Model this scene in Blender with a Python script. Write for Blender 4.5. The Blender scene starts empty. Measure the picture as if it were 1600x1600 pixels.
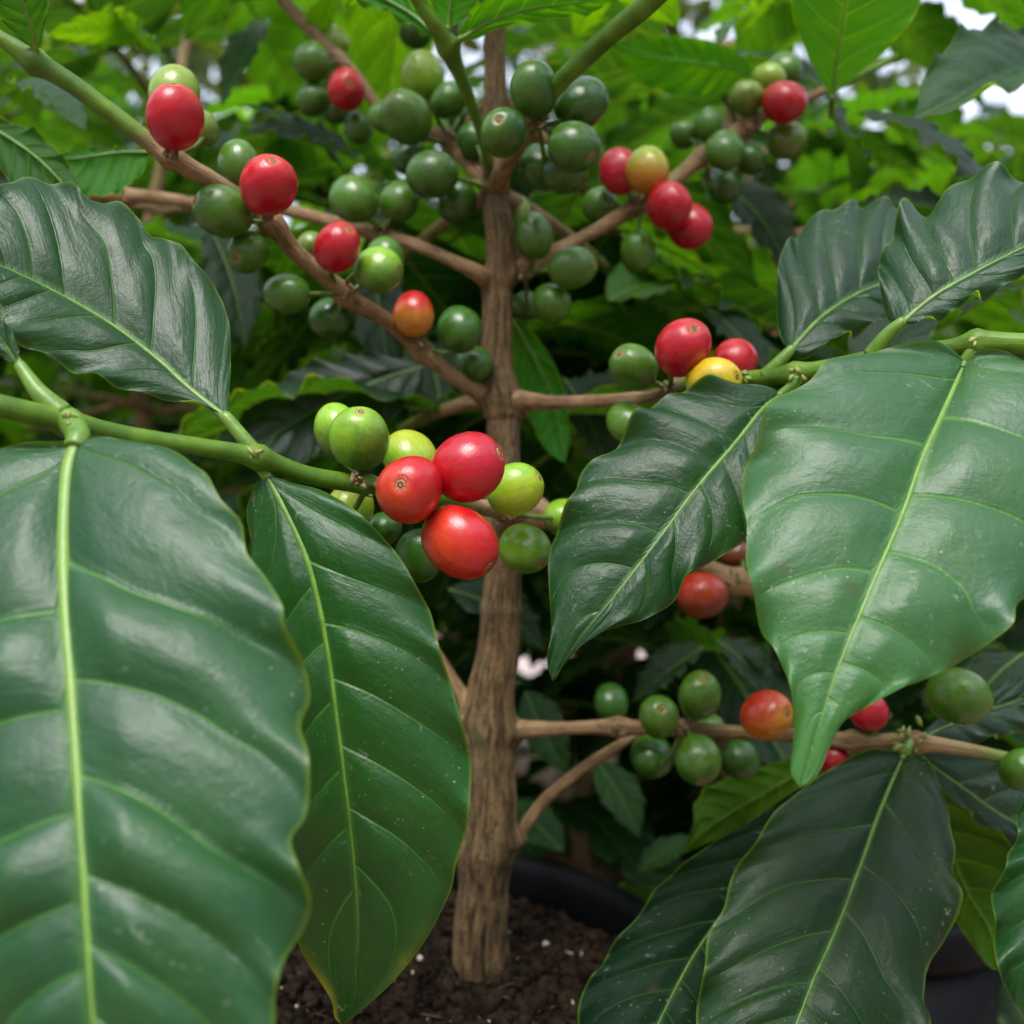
import bpy, math, random
import numpy as np
from mathutils import Vector, Matrix, noise as mn
R = math.radians
random.seed(7); rng = np.random.default_rng(7)
sc = bpy.context.scene
COL = sc.collection

# ------------------------------------------------------------------ camera
F = 1640.0                       # focal length in photo pixels (1600 px wide)
CZ = 0.36                        # camera height above the ground
cam_d = bpy.data.cameras.new('camera'); cam = bpy.data.objects.new('camera', cam_d); COL.objects.link(cam)
cam.location = (0, 0, CZ); cam.rotation_euler = (R(90), 0, 0)
cam_d.sensor_width = 36; cam_d.lens = 36*F/1600
cam_d.clip_start = 0.01; cam_d.clip_end = 500
cam_d.dof.use_dof = True; cam_d.dof.focus_distance = 0.242; cam_d.dof.aperture_fstop = 11.5
sc.camera = cam
# ------------------------------------------------------------------ sky, sun, exposure
SUN_EL, SUN_AZ = 60, 192         # azimuth: compass angle the light comes from (0 = +Y, clockwise)
world = bpy.data.worlds.new('World'); sc.world = world; world.use_nodes = True
wn = world.node_tree.nodes; wl = world.node_tree.links
sky = wn.new('ShaderNodeTexSky'); sky.sky_type = 'NISHITA'; sky.sun_disc = False
sky.sun_elevation = R(SUN_EL); sky.sun_rotation = R(SUN_AZ)
sky.air_density = 1.0; sky.dust_density = 4.0; sky.ozone_density = 1.0
bg = wn['Background']; bg.inputs['Strength'].default_value = 0.15
cloud = wn.new('ShaderNodeMix'); cloud.data_type = 'RGBA'; cloud.inputs[0].default_value = .62   # thin even overcast over the sky
cloud.inputs[7].default_value = (4.7, 4.95, 5.6, 1)
wl.new(sky.outputs[0], cloud.inputs[6]); wl.new(cloud.outputs[2], bg.inputs['Color'])
sun_d = bpy.data.lights.new('sun', 'SUN'); sun_d.energy = 1.35; sun_d.angle = R(28); sun_d.color = (1, .985, .965)
sun = bpy.data.objects.new('sun', sun_d); COL.objects.link(sun)
sd = Vector((math.sin(R(SUN_AZ))*math.cos(R(SUN_EL)), math.cos(R(SUN_AZ))*math.cos(R(SUN_EL)), math.sin(R(SUN_EL))))
sun.rotation_euler = sd.to_track_quat('Z', 'Y').to_euler()
sun.location = (0, 0, 5)
vs = sc.view_settings; vs.view_transform = 'Standard'; vs.look = 'None'; vs.gamma = 1; vs.exposure = 1.25
sc.render.engine = 'CYCLES'
sc.cycles.max_bounces = 8; sc.cycles.diffuse_bounces = 4; sc.cycles.glossy_bounces = 3; sc.cycles.transmission_bounces = 6
sc.render.resolution_x = 1024; sc.render.resolution_y = 1024

# ------------------------------------------------------------------ helpers
W = {}
def at(px, py, Y): return Vector(((px-800)/F*Y, Y, CZ-(py-800)/F*Y))
def place(o, M, parent=None):
    if parent is not None:
        o.parent = parent; o.matrix_basis = W[parent.name].inverted() @ M
    else: o.matrix_basis = M
    W[o.name] = M
def tag(o, label=None, cat=None, group=None, kind=None):
    if label: o['label'] = label
    if cat: o['category'] = cat
    if group: o['group'] = group
    if kind: o['kind'] = kind
    return o
def empty(name, loc, rz=0):
    o = bpy.data.objects.new(name, None); o.empty_display_size = .02; COL.objects.link(o)
    place(o, Matrix.Translation(loc) @ Matrix.Rotation(rz, 4, 'Z')); return o
def mesh(name, v, f, mat, attrs=None, smooth=True):
    me = bpy.data.meshes.new(name)
    v = np.asarray(v, dtype=np.float32).reshape(-1, 3)
    if isinstance(f, np.ndarray):
        k = f.shape[1]; me.vertices.add(len(v)); me.vertices.foreach_set('co', v.ravel())
        me.loops.add(f.size); me.loops.foreach_set('vertex_index', f.astype(np.int32).ravel())
        me.polygons.add(len(f)); me.polygons.foreach_set('loop_start', np.arange(0, f.size, k, dtype=np.int32))
        me.update(calc_edges=True)
    else: me.from_pydata(v.tolist(), [], f)
    if attrs:
        for k, a in attrs.items():
            at_ = me.attributes.new(k, 'FLOAT', 'POINT'); at_.data.foreach_set('value', np.asarray(a, dtype=np.float32).ravel())
    me.polygons.foreach_set('use_smooth', [smooth]*len(me.polygons))
    if mat: me.materials.append(mat)
    me.update(); return me
def obj(name, me, parent=None, M=None):
    o = bpy.data.objects.new(name, me); COL.objects.link(o)
    place(o, M if M is not None else Matrix(), parent); return o
def catmull(P, n):
    """n points, evenly spaced by arc length, on the Catmull-Rom curve through P"""
    P = np.asarray(P, float); Q = np.vstack([2*P[0]-P[1], P, 2*P[-1]-P[-2]])
    out = []
    for i in range(len(P)-1):
        p0, p1, p2, p3 = Q[i:i+4]
        for u in np.linspace(0, 1, 16, endpoint=False):
            out.append(.5*((2*p1)+(-p0+p2)*u+(2*p0-5*p1+4*p2-p3)*u*u+(-p0+3*p1-3*p2+p3)*u**3))
    out.append(P[-1]); out = np.array(out)
    k = min(3, out.shape[1])
    d = np.r_[0, np.cumsum(np.linalg.norm(np.diff(out[:, :k], axis=0), axis=1))]
    s = np.linspace(0, d[-1], n)
    return np.stack([np.interp(s, d, out[:, j]) for j in range(out.shape[1])], 1)
def grid_faces(nu, nv, wrap=False):
    i = np.arange(nu-1)[:, None]; j = np.arange(nv if wrap else nv-1)[None, :]
    a = i*nv+j; b = i*nv+(j+1) % nv
    return np.stack([a+0*b, b, b+nv, a+nv], -1).reshape(-1, 4)
def tube(P, rad, sides=12, disp=None):
    """P (n,3), rad (n,) -> verts, faces; closed by small end rings"""
    P = np.asarray(P, float); n = len(P)
    T = np.gradient(P, axis=0); T /= np.linalg.norm(T, axis=1)[:, None]+1e-12
    up = np.array([0, 0, 1.]) if abs(T[0, 2]) < .9 else np.array([0, 1., 0])
    N = np.cross(T[0], up); N /= np.linalg.norm(N); rings = []
    for i in range(n):
        N = N-T[i]*np.dot(N, T[i]); N /= np.linalg.norm(N); B = np.cross(T[i], N)
        a = np.linspace(0, 2*math.pi, sides, endpoint=False)
        r = rad[i]*np.ones(sides)
        if disp is not None: r = r*disp(i, a)
        rings.append(P[i]+np.outer(np.cos(a)*r, N)+np.outer(np.sin(a)*r, B))
    v = np.vstack(rings+[P[0][None], P[-1][None]])
    f = grid_faces(n, sides, True).tolist()
    c0, c1 = n*sides, n*sides+1
    for j in range(sides):
        f.append([c0, (j+1) % sides, j]); f.append([c1, (n-1)*sides+j, (n-1)*sides+(j+1) % sides])
    return v, f
def tube_obj(name, P, rad, mat, parent, sides=12, disp=None, attrs=None):
    P = np.asarray(P, float); o0 = Vector(P[0])
    v, f = tube(P-P[0], rad, sides, disp)
    if attrs:
        attrs = {k: np.r_[np.repeat(a, sides), a[0], a[-1]] for k, a in attrs.items()}
        dl = np.r_[0, np.cumsum(np.linalg.norm(np.diff(P, axis=0), axis=1))]*10; n_ = len(P)
        attrs['al'] = np.r_[np.repeat(dl, sides), 0, 0]; attrs['an'] = np.r_[np.tile(np.linspace(0, 2*math.pi, sides, endpoint=False), n_), 0, 0]
    return obj(name, mesh(name, v, f, mat, attrs), parent, Matrix.Translation(o0))

# ------------------------------------------------------------------ materials
class NT:
    def __init__(s, name):
        s.m = bpy.data.materials.new(name); s.m.use_nodes = True; s.t = s.m.node_tree; s.n = s.t.nodes
        s.p = s.n['Principled BSDF']; s.out = s.n['Material Output']
    def new(s, typ, **k):
        o = s.n.new('ShaderNode'+typ)
        for a, b in k.items(): setattr(o, a, b)
        return o
    def L(s, a, b): s.t.links.new(a, b)
    def val(s, sock, x):
        if hasattr(x, 'is_output') or isinstance(x, bpy.types.NodeSocket): s.L(x, sock)
        else: sock.default_value = x
    def math(s, op, a, b=0., c=None, clamp=False):
        o = s.new('Math', operation=op, use_clamp=clamp); s.val(o.inputs[0], a); s.val(o.inputs[1], b)
        if c is not None: s.val(o.inputs[2], c)
        return o.outputs[0]
    def mix(s, fac, a, b, typ='MIX'):
        o = s.new('Mix', data_type='RGBA', blend_type=typ); s.val(o.inputs[0], fac); s.val(o.inputs[6], a); s.val(o.inputs[7], b)
        return o.outputs[2]
    def attr(s, name, typ='GEOMETRY'):
        o = s.new('Attribute', attribute_type=typ, attribute_name=name); return o
    def noise(s, vec, scale, detail=3., rough=.5, stretch=None):
        if stretch:
            mp = s.new('Mapping'); mp.inputs['Scale'].default_value = stretch; s.L(vec, mp.inputs[0]); vec = mp.outputs[0]
        o = s.new('TexNoise'); o.inputs['Scale'].default_value = scale; o.inputs['Detail'].default_value = detail
        o.inputs['Roughness'].default_value = rough; s.L(vec, o.inputs['Vector']); return o.outputs['Fac']
    def ramp(s, fac, lo, hi, a=0., b=1.):
        o = s.new('MapRange', interpolation_type='SMOOTHSTEP'); s.val(o.inputs[0], fac)
        for i, x in enumerate((lo, hi, a, b)): o.inputs[i+1].default_value = x
        return o.outputs[0]
    def bump(s, h, strength, dist, normal=None):
        o = s.new('Bump'); o.inputs['Strength'].default_value = strength; o.inputs['Distance'].default_value = dist
        s.L(h, o.inputs['Height'])
        if normal is not None: s.L(normal, o.inputs['Normal'])
        return o.outputs[0]
RGB = lambda r, g, b: (r, g, b, 1)

def leaf_material(name, rough=.41, spec=.60, veined=True, trans=.3, dust=1.0):
    m = NT(name); tc = m.new('TexCoord'); P = tc.outputs['Object']
    oi = m.new('ObjectInfo'); base = m.mix(1., oi.outputs['Color'], RGB(.54, .86, .54), 'MULTIPLY')
    geo = m.new('NewGeometry'); back = geo.outputs['Backfacing']
    big = m.noise(P, 45, 3)
    fine = m.noise(P, 900, 4, .6)
    c = m.mix(m.ramp(big, .3, .75), m.mix(1., base, RGB(.8, .86, .85), 'MULTIPLY'), m.mix(1., base, RGB(1.25, 1.12, .95), 'MULTIPLY'))
    tipg = m.attr('tip_sheen', 'OBJECT').outputs['Fac']; t0 = m.attr('t').outputs['Fac']
    c = m.mix(m.math('MULTIPLY', m.ramp(t0, .55, 1.0), tipg), c, RGB(.055, .20, .045))  # sheen painted into the blade colour, paler towards the tip
    s0 = m.attr('s').outputs['Fac']
    w = m.attr('w').outputs['Fac']; s_ = m.attr('s').outputs['Fac']; t_ = m.attr('t').outputs['Fac']
    wob = m.math('MULTIPLY_ADD', m.noise(P, 90, 2), .05, -.025)
    fr = m.math('FRACT', m.math('ADD', m.math('ADD', w, wob), 20.5))
    d = m.math('ABSOLUTE', m.math('SUBTRACT', fr, .5))          # 0 on a lateral vein
    vw = m.math('MULTIPLY_ADD', s_, -.030, .046)                 # vein width shrinks outwards
    vein = m.math('SUBTRACT', 1., m.math('DIVIDE', d, vw), clamp=True)
    vein = m.math('MULTIPLY', vein, m.ramp(s_, .62, .95, 1, 0))
    # net of small veins between the laterals
    net = m.new('TexVoronoi', feature='DISTANCE_TO_EDGE'); net.inputs['Scale'].default_value = 190; m.L(P, net.inputs['Vector'])
    nv = m.ramp(net.outputs['Distance'], 0, .08, 1, 0)
    edge = m.ramp(s_, .965, .998)
    veincol = m.mix(1., base, RGB(3.2, 2.6, 1.6), 'MULTIPLY')
    veincol = m.mix(.5, veincol, RGB(.07, .18, .03))
    c = m.mix(m.math('MULTIPLY', vein, .95), c, veincol)
    c = m.mix(m.math('MULTIPLY', nv, .03), c, veincol)
    c = m.mix(m.ramp(s_, .0, .07, .55, 0), c, veincol)
    c = m.mix(m.math('MULTIPLY', edge, .85), c, RGB(.08, .17, .012))
    # dried dust spots, hair scratches
    sp = m.new('TexVoronoi', feature='F1'); sp.inputs['Scale'].default_value = 620; m.L(P, sp.inputs['Vector'])
    spot = m.math('MULTIPLY', m.ramp(m.math('ADD', sp.outputs['Distance'], m.math('MULTIPLY', m.noise(P, 500, 2), .25)), .16, .30, 1, 0), m.ramp(m.noise(P, 45, 4, .7), .51, .64))
    fib = m.noise(P, 260, 4, .7, (1, 5, 1)); patch = m.ramp(m.noise(P, 38, 3, .6), .46, .62)
    fibm = m.math('MULTIPLY', m.ramp(fib, .60, .70), patch)
    du = m.math('MULTIPLY', m.math('MAXIMUM', spot, m.math('MULTIPLY', fibm, .55)), dust*.75, clamp=True)
    topc = m.mix(du, c, RGB(.42, .5, .46))
    br = m.new('TexVoronoi'); br.inputs['Scale'].default_value = 75; m.L(P, br.inputs['Vector'])
    bm = m.math('MULTIPLY', m.ramp(m.math('ADD', br.outputs['Distance'], m.math('MULTIPLY', m.noise(P, 400, 3, .7), .22)), .19, .25, 1, 0), m.ramp(m.noise(P, 24, 2), .56, .60))
    topc = m.mix(m.math('MULTIPLY', bm, .35), topc, RGB(.075, .06, .022))
    # bleached or scorched margin spots (per-leaf property)
    yl = m.attr('yellow', 'OBJECT').outputs['Fac']
    ym = m.math('MULTIPLY', m.math('MULTIPLY', m.ramp(s_, .62, .98), m.ramp(t_, .76, .95)), m.math('MULTIPLY', yl, m.ramp(big, .35, .6)), clamp=True)
    topc = m.mix(ym, topc, RGB(.26, .27, .008))
    under = m.mix(1., c, RGB(2.3, 2.2, 1.25), 'MULTIPLY')
    col = m.mix(back, topc, under)
    m.L(col, m.p.inputs['Base Color'])
    rr = m.math('ADD', m.math('MULTIPLY', m.noise(P, 120, 4, .65), .26), m.math('MULTIPLY_ADD', m.attr('dull', 'OBJECT').outputs['Fac'], .18, rough-.12))
    rr = m.math('ADD', rr, m.math('MULTIPLY', back, .18)); rr = m.math('ADD', rr, m.math('MULTIPLY', du, .2))
    m.L(rr, m.p.inputs['Roughness']); m.p.inputs['Specular IOR Level'].default_value = spec
    dull = m.attr('dull', 'OBJECT').outputs['Fac']
    sp_ = m.math('MULTIPLY', m.math('MULTIPLY_ADD', back, .2-spec, spec), m.math('MULTIPLY_ADD', dull, -.75, 1.))
    m.L(sp_, m.p.inputs['Specular IOR Level'])
    hgt = m.math('ADD', m.math('MULTIPLY', fine, .35), m.math('MULTIPLY', nv, -.03))
    hgt = m.math('ADD', hgt, m.math('MULTIPLY', m.noise(P, 230, 5, .62), 1.3))
    hgt = m.math('ADD', hgt, m.math('MULTIPLY', vein, -1.2))
    cv = m.new('CombineXYZ'); m.L(m.math('MULTIPLY', w, 5.), cv.inputs[0]); m.L(m.math('MULTIPLY', s_, 3.5), cv.inputs[1]); m.L(oi.outputs['Random'], cv.inputs[2])
    hgt = m.math('ADD', hgt, m.math('MULTIPLY', m.noise(cv.outputs[0], 1.0, 4, .6), 1.3))
    nrm = m.bump(hgt, .6, .00036)
    m.L(nrm, m.p.inputs['Normal'])
    tr = m.new('BsdfTranslucent'); tcol = m.mix(1., col, RGB(5.6, 2.9, .7), 'MULTIPLY')
    tcol = m.mix(.2, tcol, RGB(.08, .20, .006)); m.L(tcol, tr.inputs['Color']); m.L(nrm, tr.inputs['Normal'])
    mx = m.new('MixShader'); mx.inputs[0].default_value = trans
    m.L(m.p.outputs[0], mx.inputs[1]); m.L(tr.outputs[0], mx.inputs[2]); m.L(mx.outputs[0], m.out.inputs[0])
    return m.m
LEAF = leaf_material('coffee_leaf'); LEAF_BG = leaf_material('neighbour_leaf', rough=.33, dust=.2, trans=.36)

def rib_material():
    m = NT('leaf_rib'); P = m.new('TexCoord').outputs['Object']
    c = m.mix(m.ramp(m.noise(P, 300, 3), .3, .7), RGB(.085, .18, .020), RGB(.13, .26, .030))
    pale = m.attr('pale', 'OBJECT').outputs['Fac']
    c = m.mix(m.math('MULTIPLY', pale, .6), c, RGB(.21, .36, .06))
    m.L(c, m.p.inputs['Base Color']); m.p.inputs['Roughness'].default_value = .38
    m.L(m.bump(m.noise(P, 900, 3), .3, .0003), m.p.inputs['Normal'])
    m.p.inputs['Subsurface Weight'].default_value = .1; m.p.inputs['Subsurface Radius'].default_value = (.001, .002, .0005)
    m.p.inputs['Subsurface Scale'].default_value = 1
    return m.m
RIB = rib_material()

def bark_material(name, twig=False):
    m = NT(name); P = m.new('TexCoord').outputs['Object']
    u = m.attr('al').outputs['Fac']; an = m.attr('an').outputs['Fac']
    cmb = m.new('CombineXYZ'); m.L(u, cmb.inputs[0]); m.L(m.math('SINE', an), cmb.inputs[1]); m.L(m.math('COSINE', an), cmb.inputs[2])
    V = cmb.outputs[0]
    if twig:
        str_ = m.noise(V, 9, 4, .66, (2.2, .8, .8)); big = m.noise(P, 90, 3)
        c = m.mix(m.ramp(str_, .36, .62), RGB(.072, .042, .018), RGB(.36, .22, .105))
        c = m.mix(m.ramp(big, .42, .7, 0, .75), c, RGB(.43, .285, .155)); c = m.mix(m.ramp(m.noise(P, 210, 4, .7), .60, .72, 0, .8), c, RGB(.06, .035, .02))
        g = m.attr('green').outputs['Fac']
        gn = m.math('ADD', g, m.math('MULTIPLY_ADD', m.noise(P, 160, 3), .5, -.25), clamp=True)
        gc = m.mix(m.ramp(m.noise(P, 120, 3), .35, .7), RGB(.055, .13, .010), RGB(.12, .235, .016))
        gc = m.mix(m.ramp(m.noise(P, 700, 3, .7), .62, .74, 0, .5), gc, RGB(.05, .04, .015))
        c = m.mix(m.ramp(gn, .25, .75), c, gc)
        m.L(c, m.p.inputs['Base Color'])
        m.L(m.math('MULTIPLY_ADD', g, -.28, .68), m.p.inputs['Roughness'])
        bs = m.math('MULTIPLY', str_, m.math('MULTIPLY_ADD', g, -.8, 1.))
        m.L(m.bump(bs, .8, .0009), m.p.inputs['Normal'])
    else:
        lng = m.noise(V, 3.2, 5, .66, (2.6, 1.6, 1.6))
        lng2 = m.noise(V, 9, 5, .68, (2.2, 1.6, 1.6)); gr = m.noise(P, 800, 4, .65)
        fis = m.attr('fis').outputs['Fac']
        c = m.mix(m.ramp(lng, .40, .58), RGB(.100, .058, .025), RGB(.37, .225, .105))
        c = m.mix(m.ramp(lng2, .50, .64, 0, .8), c, RGB(.46, .31, .165)); c = m.mix(m.ramp(lng2, .42, .33, 0, .6), c, RGB(.07, .042, .024))
        c = m.mix(m.ramp(m.noise(V, 2.1, 4, .6, (5, 1, 1)), .50, .72, 0, .6), c, RGB(.20, .185, .075))
        c = m.mix(m.ramp(m.noise(P, 95, 5, .65), .54, .68, 0, .45), c, RGB(.40, .29, .18))
        c = m.mix(m.ramp(m.noise(P, 60, 4, .6), .50, .66, 0, .75), c, RGB(.16, .14, .065))
        c = m.mix(m.ramp(gr, .3, .6, .45, 0), c, RGB(.06, .035, .02))
        c = m.mix(m.ramp(fis, .25, .9, 0, .85), c, RGB(.040, .024, .014))
        m.L(c, m.p.inputs['Base Color']); m.p.inputs['Roughness'].default_value = .82
        h = m.math('ADD', m.math('MULTIPLY', lng2, 1.6), m.math('MULTIPLY', gr, .6)); h = m.math('ADD', h, m.math('MULTIPLY', lng, 2.))
        m.L(m.bump(h, .9, .0014), m.p.inputs['Normal'])
    m.p.inputs['Specular IOR Level'].default_value = .3
    return m.m
BARK = bark_material('trunk_bark'); TWIG = bark_material('twig_bark', True)

def berry_material():
    m = NT('coffee_cherry_skin'); P = m.new('TexCoord').outputs['Object']
    oi = m.new('ObjectInfo'); c1 = oi.outputs['Color']
    c2 = m.attr('c2', 'OBJECT').outputs['Vector']; gd = m.attr('gd', 'OBJECT').outputs['Vector']
    loc = m.new('VectorMath', operation='ADD'); m.L(P, loc.inputs[0])
    rv = m.new('CombineXYZ'); 
    for i in range(3): m.L(m.math('MULTIPLY', oi.outputs['Random'], 17.+i*5), rv.inputs[i])
    m.L(rv.outputs[0], loc.inputs[1]); Q = loc.outputs[0]
    dt = m.new('VectorMath', operation='DOT_PRODUCT'); m.L(P, dt.inputs[0]); m.L(gd, dt.inputs[1])
    gv = m.math('ADD', dt.outputs['Value'], m.math('MULTIPLY_ADD', m.noise(Q, 1.6, 3), 1.1, -.55))
    c = m.mix(m.ramp(gv, -.55, .75), c1, c2)
    mp = m.new('Mapping'); mp.inputs['Scale'].default_value = (1, 1, .14); m.L(Q, mp.inputs[0])
    st = m.noise(mp.outputs[0], 11, 4, .6)
    c = m.mix(m.ramp(st, .42, .75, 0, .30), c, m.mix(1., c, RGB(1.5, 1.7, 1.6), 'MULTIPLY'))
    c = m.mix(m.ramp(m.noise(Q, 1.6, 4, .6), .42, .74, 0, .45), c, m.mix(1., c, RGB(.66, .60, .7), 'MULTIPLY'))
    sp = m.new('TexVoronoi'); sp.inputs['Scale'].default_value = 9; m.L(Q, sp.inputs['Vector'])
    c = m.mix(m.ramp(sp.outputs['Distance'], .05, .12, .16, 0), c, m.mix(1., c, RGB(1.9, 1.9, 1.9), 'MULTIPLY'))
    sx = m.new('SeparateXYZ'); m.L(P, sx.inputs[0]);
    rr = m.math('SQRT', m.math('ADD', m.math('POWER', sx.outputs[0], 2.), m.math('POWER', sx.outputs[1], 2.)))
    sc2 = m.noise(Q, 22, 3, .7, (1, 1, .25)); c = m.mix(m.math('MULTIPLY', m.ramp(sc2, .66, .74), m.ramp(m.noise(Q, 2.2, 2), .5, .62)), c, m.mix(.4, c, RGB(.30, .22, .12)))
    near = m.math('MULTIPLY', m.ramp(rr, .14, .42, .38, 0), m.math('GREATER_THAN', sx.outputs[2], 0.))
    c = m.mix(near, c, m.mix(.5, c, RGB(.30, .20, .06)))
    m.L(c, m.p.inputs['Base Color'])
    m.L(m.math('MULTIPLY_ADD', m.noise(Q, 7, 4, .6), .26, .10), m.p.inputs['Roughness'])
    m.p.inputs['Specular IOR Level'].default_value = .6
    m.p.inputs['Subsurface Weight'].default_value = .12; m.p.inputs['Subsurface Radius'].default_value = (.0022, .0014, .0008)
    m.p.inputs['Subsurface Scale'].default_value = 1
    h = m.math('ADD', m.math('MULTIPLY', st, 1.), m.math('MULTIPLY', m.noise(Q, 30, 3, .6), .3))
    m.L(m.bump(h, .35, .00025), m.p.inputs['Normal'])
    return m.m
BERRY = berry_material()
def simple(name, c1, c2, scale, rough, bs=.4, bd=.001, spec=.4, coords='Object'):
    m = NT(name); P = m.new('TexCoord').outputs[coords]; n = m.noise(P, scale, 5, .62)
    m.L(m.mix(m.ramp(n, .3, .7), RGB(*c1), RGB(*c2)), m.p.inputs['Base Color'])
    m.p.inputs['Roughness'].default_value = rough; m.p.inputs['Specular IOR Level'].default_value = spec
    m.L(m.bump(n, bs, bd), m.p.inputs['Normal']); return m.m
SCAR = simple('scar_cork', (.09, .045, .015), (.52, .34, .16), 3.5, .75, .6, .0005)
def scar_material():
    m = NT('scar_cork'); P = m.new('TexCoord').outputs['Object']; sx = m.new('SeparateXYZ'); m.L(P, sx.inputs[0])
    r_ = m.math('SQRT', m.math('ADD', m.math('POWER', sx.outputs[0], 2.), m.math('POWER', sx.outputs[1], 2.)))
    r_ = m.math('ADD', r_, m.math('MULTIPLY_ADD', m.noise(P, 9, 3), .03, -.015))
    w_ = m.ramp(m.math('SINE', m.math('MULTIPLY', r_, 62.)), -.5, .6)
    m.L(m.mix(w_, RGB(.11, .045, .012), RGB(.55, .33, .14)), m.p.inputs['Base Color']); m.p.inputs['Roughness'].default_value = .75
    return m.m
SCAR = scar_material()
STALK = simple('stalk_green', (.05, .10, .015), (.14, .22, .04), 400, .55)
HUSK = simple('node_husk', (.05, .028, .015), (.28, .20, .10), 500, .8, .8, .001)
BUD = simple('bud_green', (.12, .18, .03), (.32, .36, .10), 300, .5)
PLASTIC = simple('black_pot_plastic', (.0022, .0024, .003), (.005, .0055, .007), 60, .55, .15, .0008, .15)
SOIL = simple('potting_soil', (.005, .003, .002), (.026, .015, .009), 420, .95, 1., .003, .15)
CRUMB = simple('soil_crumb', (.004, .0026, .0016), (.038, .023, .014), 180, .95, .8, .001, .15)
FIBRE = simple('bark_fibre', (.05, .022, .012), (.17, .085, .045), 90, .85, .6, .001, .2)
PERL = simple('perlite', (.42, .36, .27), (.72, .66, .55), 200, .9, .5, .001, .2)
GROUND = simple('trodden_ground', (.12, .075, .055), (.30, .20, .15), 9, .92, .6, .01, .2)
PATH = simple('pale_gravel_path', (.42, .33, .31), (.66, .56, .55), 30, .92, .6, .01, .2)  # pale colour also stands in for the open light farther back
PINK = simple('pink_petal', (.55, .26, .27), (.78, .50, .50), 60, .6)
POLLEN = simple('flower_eye', (.5, .3, .05), (.6, .5, .1), 300, .7)

# ------------------------------------------------------------------ setting: ground, path
g = bpy.data.meshes.new('ground')
ground = obj('ground', mesh('ground', [(-60, -60, 0), (60, -60, 0), (60, 60, 0), (-60, 60, 0)], [[0, 1, 2, 3]], GROUND, smooth=False))
tag(ground, kind='structure')
px_, py_ = [], []
a = []
for i in range(25):
    x = -8+16*i/24; a.append((x, 1.62+.12*math.sin(x*1.3)+.05*math.sin(x*5), .004))
for i in range(25):
    x = 8-16*i/24; a.append((x, 2.75+.1*math.sin(x*1.7+1), .004))
path = obj('path', mesh('path', a, [list(range(50))], PATH, smooth=False)); tag(path, kind='structure')

# ------------------------------------------------------------------ pots
def lathe(profile, seg=72):
    v = []; n = len(profile)
    for r, z in profile:
        for j in range(seg):
            t = 2*math.pi*j/seg; v.append((r*math.cos(t), r*math.sin(t), z))
    return np.array(v), grid_faces(n, seg, True)
def flower_pot(loc, s, label):
    root = empty('flower_pot', loc); tag(root, label, 'flower pot', 'black plastic nursery pots')
    v, f = lathe([(.001, .004), (.060, .004), (.064, .010), (.0805, .205), (.0765, .205), (.061, .012), (.001, .012)])
    obj('pot_wall', mesh('pot_wall', v*np.array([s, s, min(s, 1.)]), f, PLASTIC), root, W[root.name].copy())
    v, f = lathe([(.0815, .199), (.0845, .200), (.0865, .204), (.0870, .219), (.0860, .2235), (.0835, .225), (.0810, .2235), (.0800, .219), (.0798, .204), (.0815, .199)])
    obj('rim', mesh('rim', v*np.array([s, s, min(s, 1.)]), f, PLASTIC), root, W[root.name].copy())
    return root
POT = Vector((-.0533, .3245, 0)); PR = 1.27
flower_pot(POT, PR, 'black plastic pot holding the fruiting coffee plant and its dark soil')
flower_pot(Vector((.174, .52, 0)), .80, 'black plastic pot standing on bare ground at the lower right, behind the dark leaf')
SZ = .208
def soil_disc(loc, r, z, label):
    nr, na = 46, 120; v = [(0, 0, 0)]; 
    for i in range(1, nr+1):
        for j in range(na):
            t = 2*math.pi*j/na; rr = r*i/nr
            x, y = rr*math.cos(t), rr*math.sin(t)
            p = Vector((x+loc.x, y+loc.y, 0))
            h = .0045*mn.noise(p*38)+.0032*mn.noise(p*110)+.0016*mn.noise(p*260)
            v.append((x, y, h*(1 if i < nr else 0)))
    f = [[0, 1+j, 1+(j+1) % na] for j in range(na)]
    for i in range(nr-1):
        for j in range(na):
            a_, b_ = 1+i*na+j, 1+i*na+(j+1) % na; f.append([a_, a_+na, b_+na, b_])
    o = obj('potting_soil', mesh('potting_soil', v, f, SOIL), None, Matrix.Translation((loc.x, loc.y, z)))
    return tag(o, label, 'soil', None, 'stuff')
soil_disc(POT, .0785*PR, SZ, 'dark crumbly potting soil filling the black pot around the brown stem')
soil_disc(Vector((.174, .52, 0)), .062, .165, 'dark soil in the smaller pot at the lower right')

ico_v = []; ph = (1+5**.5)/2
for a_ in (-1, 1):
    for b_ in (-ph, ph): ico_v += [(0, a_, b_), (a_, b_, 0), (b_, 0, a_)]
ico_v = np.array(ico_v, float); ico_v /= np.linalg.norm(ico_v[0])
def hull_faces(v):
    f = []
    n = len(v)
    for i in range(n):
        for j in range(i+1, n):
            for k in range(j+1, n):
                d = [np.linalg.norm(v[a]-v[b]) for a, b in ((i, j), (j, k), (i, k))]
                if max(d) < 1.2:
                    nn = np.cross(v[j]-v[i], v[k]-v[i])
                    f.append([i, j, k] if np.dot(nn, v[i]) > 0 else [i, k, j])
    return np.array(f)
ico_f = hull_faces(ico_v)
def rand_rot():
    q = rng.normal(size=4); q /= np.linalg.norm(q); w, x, y, z = q
    return np.array([[1-2*(y*y+z*z), 2*(x*y-z*w), 2*(x*z+y*w)], [2*(x*y+z*w), 1-2*(x*x+z*z), 2*(y*z-x*w)], [2*(x*z-y*w), 2*(y*z+x*w), 1-2*(x*x+y*y)]])
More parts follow.
